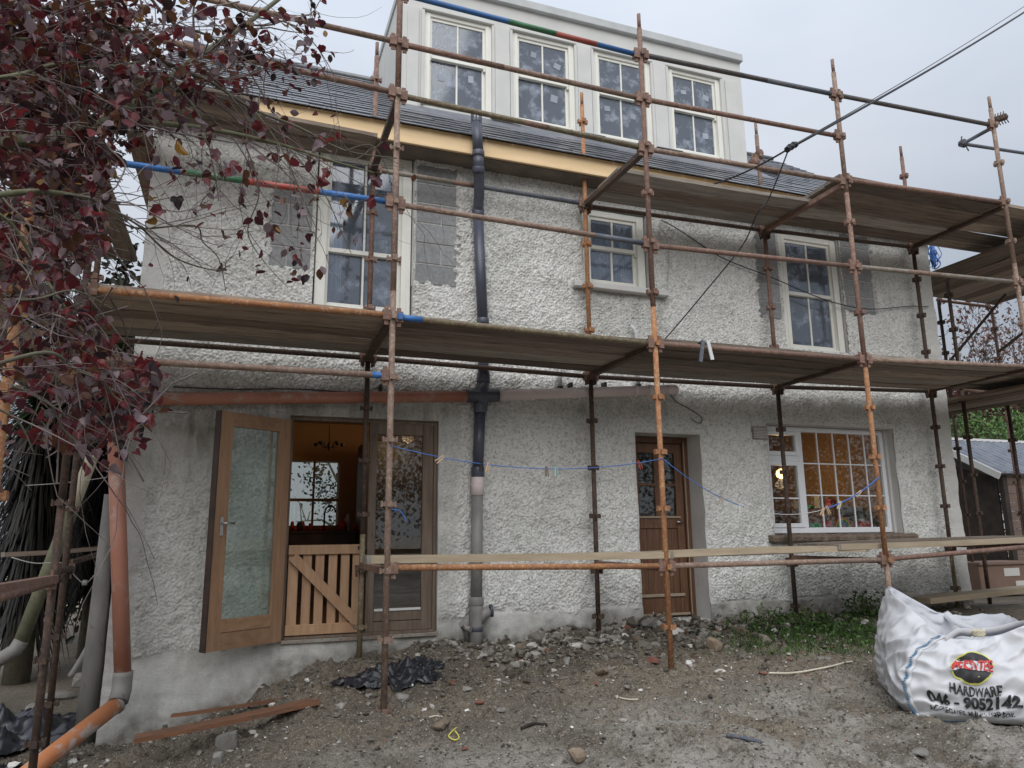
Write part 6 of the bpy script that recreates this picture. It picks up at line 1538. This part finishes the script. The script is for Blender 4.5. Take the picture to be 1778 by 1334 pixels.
# ================================================================== PURPLE-LEAVED TREE, near the camera on the left
tree = empty('purple_leaved_tree', 'purple leaved maple whose branches hang in front of the scaffolding at the upper left', 'tree', (-3.4, -4.4, -1.7))
g = np.random.default_rng(99); tr_ = random.Random(99)
trunk_top = Vector((-3.0, -4.3, 1.6))
MB().tube([(-3.4, -4.4, -1.8), (-3.3, -4.35, -.5), (-3.1, -4.3, .8), trunk_top, (-2.9, -4.2, 3.0), (-2.7, -4.0, 4.6)], [.17, .14, .125, .11, .07, .03], 14).build('trunk', 'bark', tree)
LIMBS = [
    ([(0, 250, 3.0), (110, 234, 3.1), (180, 213, 3.2), (250, 170, 3.35), (335, 105, 3.6), (430, 40, 3.9), (520, -30, 4.2)], .030, .010, 'bark_moss'),
    ([(180, 213, 3.2), (260, 213, 3.3), (345, 222, 3.4), (420, 235, 3.5), (500, 255, 3.6), (585, 282, 3.7), (650, 300, 3.8)], .017, .003, 'bark_moss'),
    ([(-30, 8, 3.2), (60, 12, 3.25), (130, 14, 3.3), (200, 4, 3.35)], .014, .008, 'bark'),
    ([(130, -12, 3.2), (170, 34, 3.25), (235, 62, 3.3), (290, 110, 3.35), (365, 142, 3.45), (440, 190, 3.5), (520, 222, 3.6), (600, 262, 3.7), (690, 275, 3.8)], .013, .003, 'bark'),
    ([(-30, 72, 3.0), (60, 70, 3.1), (105, 84, 3.2), (160, 80, 3.3), (230, 66, 3.5)], .013, .005, 'bark'),
    ([(-30, 140, 2.8), (40, 128, 2.9), (95, 112, 3.0), (160, 118, 3.1), (240, 108, 3.2)], .011, .004, 'bark_moss'),
    ([(-30, 342, 2.6), (60, 333, 2.7), (130, 340, 2.8), (188, 352, 2.9)], .016, .007, 'bark_moss'),
    ([(40, 368, 2.8), (110, 350, 2.9), (180, 363, 3.0), (238, 390, 3.1), (301, 446, 3.2), (371, 469, 3.3), (400, 460, 3.35)], .008, .002, 'bark'),
    ([(200, 380, 3.0), (243, 397, 3.1), (337, 392, 3.2), (352, 420, 3.25), (380, 450, 3.3), (392, 506, 3.35)], .005, .0018, 'bark'),
    ([(-30, 640, 1.9), (80, 612, 2.0), (130, 640, 2.1), (175, 660, 2.15), (200, 690, 2.2), (240, 708, 2.2)], .007, .002, 'bark'),
    ([(20, 670, 2.0), (85, 700, 2.1), (110, 745, 2.15), (145, 788, 2.2)], .005, .002, 'bark'),
    ([(-30, 360, 2.3), (20, 390, 2.4), (70, 470, 2.5), (110, 530, 2.5), (140, 570, 2.6), (165, 600, 2.6)], .008, .003, 'bark_moss'),
    ([(255, -12, 3.5), (300, 40, 3.6), (360, 62, 3.7), (420, 108, 3.8), (470, 190, 3.8), (500, 262, 3.8)], .008, .002, 'bark'),
    ([(380, -12, 3.9), (430, 26, 4.0), (500, 40, 4.0), (545, 75, 4.1), (580, 130, 4.1)], .006, .002, 'bark'),
    ([(300, 140, 3.4), (350, 210, 3.4), (372, 300, 3.4), (380, 350, 3.4)], .005, .0016, 'bark'),
    ([(440, 190, 3.5), (490, 260, 3.5), (520, 330, 3.5), (550, 400, 3.5)], .005, .0016, 'bark'),
    ([(500, 255, 3.6), (560, 330, 3.6), (600, 420, 3.6), (610, 440, 3.6)], .004, .0016, 'bark'),
    ([(420, 235, 3.5), (450, 330, 3.5), (430, 400, 3.5), (455, 450, 3.5), (500, 500, 3.5)], .004, .0014, 'bark'),
    ([(600, 262, 3.7), (650, 255, 3.7), (680, 330, 3.8), (640, 350, 3.8)], .003, .0014, 'bark'),
    ([(-30, 520, 2.2), (60, 520, 2.3), (130, 505, 2.4), (200, 540, 2.5)], .006, .002, 'bark'),
    ([(-30, 700, 1.7), (30, 730, 1.75), (60, 790, 1.8)], .004, .0015, 'bark')]
POLY = [([(0, -20), (200, -20), (170, 110), (190, 300), (180, 430), (130, 480), (0, 530)], 1.0),
        ([(200, -20), (590, -20), (585, 110), (520, 170), (330, 190), (190, 300), (170, 110)], .42),
        ([(230, 250), (330, 190), (520, 170), (720, 240), (710, 330), (630, 360), (600, 470), (510, 510), (440, 470), (350, 400), (250, 360)], .22),
        ([(0, 530), (130, 480), (200, 590), (295, 640), (280, 700), (215, 820), (130, 780), (60, 760), (0, 820)], .6)]
def inpoly(p, poly):
    x, y = p; c = False; j = len(poly) - 1
    for i in range(len(poly)):
        if (poly[i][1] > y) != (poly[j][1] > y) and x < (poly[j][0] - poly[i][0]) * (y - poly[i][1]) / (poly[j][1] - poly[i][1]) + poly[i][0]: c = not c
        j = i
    return c
def dens(p):
    for poly, d in POLY:
        if inpoly(p, poly): return d
    return 1.0 if p[0] < 0 else .0
twigs, leaves = [], []
limb3 = []
for pts, r0, r1, mm in LIMBS:
    P = smooth([atD(u, v, d) for u, v, d in pts], 5)
    if pts[0][0] <= 0:   # carry the limb on to the trunk
        P = [P[0].lerp(trunk_top + Vector((0, 0, (250 - pts[0][1]) * .003)), t) + Vector((0, 0, -.1 * math.sin(3.14 * t))) for t in (1, .75, .5, .25)] + P
    k = len(P); MB().tube(P, [r0 * 1.0 + (r1 - r0) * i / (k - 1) for i in range(k)], 8).build('limb', mm, tree)
    limb3.append((P, r0, r1))
def twig_walk(p, d, L, r, lv, dmin):
    n = max(4, int(L / .05)); pts = [p]; q = p.copy()
    for k in range(n):
        d = (d + Vector((tr_.gauss(0, .16), tr_.gauss(0, .16), tr_.gauss(-.03, .15)))).normalized(); q = q + d * (L / n); pts.append(q.copy())
    u_, v_ = proj(q)
    dd = dens((u_, v_))
    if v_ > 540 and u_ > 300: return
    if tr_.random() > max(dd * 1.6, dmin): return
    twigs.append((pts, r, r * .35))
    for k in range(2, len(pts)):
        pu = proj(pts[k]); de = dens(pu)
        if tr_.random() < .40 * (de + .10): leaves.append((pts[k], (pts[k] - CAM).dot(FW)))
    if de > 0 and tr_.random() < de + .3:
        for _ in range(2): leaves.append((pts[-1] + Vector((tr_.gauss(0, .02), tr_.gauss(0, .02), tr_.gauss(0, .02))), (pts[-1] - CAM).dot(FW)))
    if lv < 2:
        for _ in range(3 if lv == 0 else 2):
            i = tr_.randrange(1, len(pts)); e = (d + Vector((tr_.gauss(0, .6), tr_.gauss(0, .6), tr_.gauss(-.15, .5)))).normalized()
            twig_walk(pts[i], e, L * tr_.uniform(.45, .8), r * .6, lv + 1, dmin)
for P, r0, r1 in limb3:
    for i in range(2, len(P) - 1, 2):
        for _ in range(3):
            d = (P[i + 1] - P[i - 1]).normalized(); e = (d * 1.0 + RT * .35 - UP * .25 + Vector((tr_.gauss(0, .45), tr_.gauss(0, .4), tr_.gauss(-.1, .45)))).normalized()
            twig_walk(P[i], e, tr_.uniform(.3, .8), max(.0022, (r0 + r1) * .16), 0, .14)
twig_mesh('twigs', twigs, 'twig', tree, 4, 'stuff')
# inner crown: clumps of leaves with their own twiglets, deeper into the tree
cl = []
while len(cl) < 380:
    u, v = g.uniform(-40, 330), g.uniform(-30, 820)
    d_ = dens((u, v)) if u > 0 else 1
    if v > 500 and g.random() < .75: continue
    if g.random() < (d_ if d_ > .55 else d_ * .3): cl.append(atD(u, v, g.uniform(2.9, 5.6) if v < 480 else g.uniform(2.3, 4.4)))
tw2 = []
for c in cl:
    d = Vector((tr_.gauss(0, 1), tr_.gauss(0, 1), tr_.gauss(0, .7))).normalized(); pts = [c - d * .22, c - d * .08 + Vector((0, 0, .03)), c + d * .08, c + d * .2 - Vector((0, 0, .03))]
    tw2.append((pts, .004, .0015))
    for _ in range(tr_.randrange(6, 15)):
        p = c + Vector((tr_.gauss(0, .10), tr_.gauss(0, .10), tr_.gauss(0, .08)))
        if dens(proj(p)) > .3 or proj(p)[0] < 5: leaves.append((p, (p - CAM).dot(FW)))
twig_mesh('inner_twigs', tw2, 'twig', tree, 3, 'stuff')
leaves.sort(key=lambda t: t[1])
vis = [t for t in leaves if -20 < proj(t[0])[0] < 1778]
hid = [t for t in leaves if not -20 < proj(t[0])[0] < 1778]
BP = [(.13, .02, .026), (.07, .02, .026), (.22, .16, .175), (.10, .042, .022), (.03, .015, .017), (.15, .022, .024), (.30, .16, .03)]
BW_ = [4, 4, 3.4, 4, 2.5, 1.5, .3]
near_, far_l = vis[:270], vis[270:] + hid
lm = []
for k in range(6):
    T = MAPLE.copy(); T[:, 2] *= 1 + .6 * k % 2.3; T[:, 0] *= 1 + .1 * (k % 3 - 1)
    me = bpy.data.meshes.new('leaf'); me.from_pydata([tuple(p) for p in T], [], [tuple(q) for q in MAPLE_F]); me.update()
    c_ = me.color_attributes.new('tone', 'FLOAT_COLOR', 'POINT')
    c3_ = BP[(1, 0, 2, 5, 3, 4)[k]]; c_.data.foreach_set('color', np.tile(np.array([*c3_, 1], np.float32), len(T)))
    me.materials.append(M['leaf_tones']); me.polygons.foreach_set('use_smooth', [True] * len(me.polygons)); lm.append(me)
x_, y_, z_ = rot_rand(len(near_), g, up=(0, 0, 1), droop=.7)
toff = world_off(tree)
for i, (p, d) in enumerate(near_):
    o = bpy.data.objects.new('leaf', lm[int(g.choice(6, p=[.25, .25, .12, .14, .12, .12]))]); link(o, tree)
    s = g.uniform(.03, .05) * min(1, d / 2.6)
    Mx = Matrix((Vector(x_[i]) * s, Vector(y_[i]) * s, Vector(z_[i]) * s)).transposed().to_4x4(); Mx.translation = p - toff
    o.matrix_basis = Mx
LP_ = np.array([t[0][:] for t in far_l])
OV2 = np.array([(0, 0, 0), (.20, .14, .05), (.34, .42, .05), (.28, .72, .01), (.10, .94, -.05), (0, 1.04, -.10), (-.12, .92, -.06), (-.30, .68, .02), (-.33, .38, .06), (-.18, .12, .05)], float); OV2F = np.array([(0, i, i + 1) for i in range(1, 9)])
lob = g.random(len(LP_)) < .3
scatter('foliage', LP_[lob], g.uniform(.035, .06, lob.sum()), pick(g, lob.sum(), BP, BW_, .3), MAPLE, MAPLE_F, g, 'leaf_tones', tree, 'stuff', droop=.7, up=(0, 0, 1), smooth=True)
scatter('foliage', LP_[~lob], g.uniform(.028, .056, (~lob).sum()), pick(g, (~lob).sum(), BP, BW_, .3), OV2, OV2F, g, 'leaf_tones', tree, 'stuff', droop=.7, up=(0, 0, 1), smooth=True)
print('leaves', len(leaves), 'twigs', len(twigs))

# trees on the far side of the garden, behind the viewer: they are what the glass reflects
GT = ((-5, -17, 8.5, (4, 2.5, 3.4)), (3, -20, 8, (4.5, 2.5, 3.2)), (10.5, -18, 8.5, (4.5, 2.5, 3.6)), (19, -17, 8.5, (5, 3, 3.6)), (29, -18, 10, (6, 3, 4.2)), (-13, -20, 8, (5, 3, 3.2)), (41, -20, 12, (7, 4, 5)))
for i, (x, y, h, rad) in enumerate(GT):
    simple_tree('garden_tree', ['tall garden tree reflected in the open glass door', 'broad garden tree reflected in the fixed glass door', 'garden tree reflected in the brown door', 'garden tree reflected in the left of the white window', 'large garden tree reflected in the white window', 'garden tree far out at the side of the yard', 'big tree at the far end of the garden, mirrored in the glass'][i], (x, y, -1.6), h, rad, 14000, .15, [(.05, .07, .03), (.09, .06, .03), (.07, .09, .045)], [3, 2, 2], 90 + i, cz=.52, clumps=44, group='garden trees behind the viewer')
simple_tree('monkey_puzzle', 'spiky tree outside the kitchen back window', (2.6, 12.5, -1.4), 5.2, (1.4, 1.2, 1.7), 900, .11, DARKG, [1, 1, 1], 97, cz=.6, clumps=30)
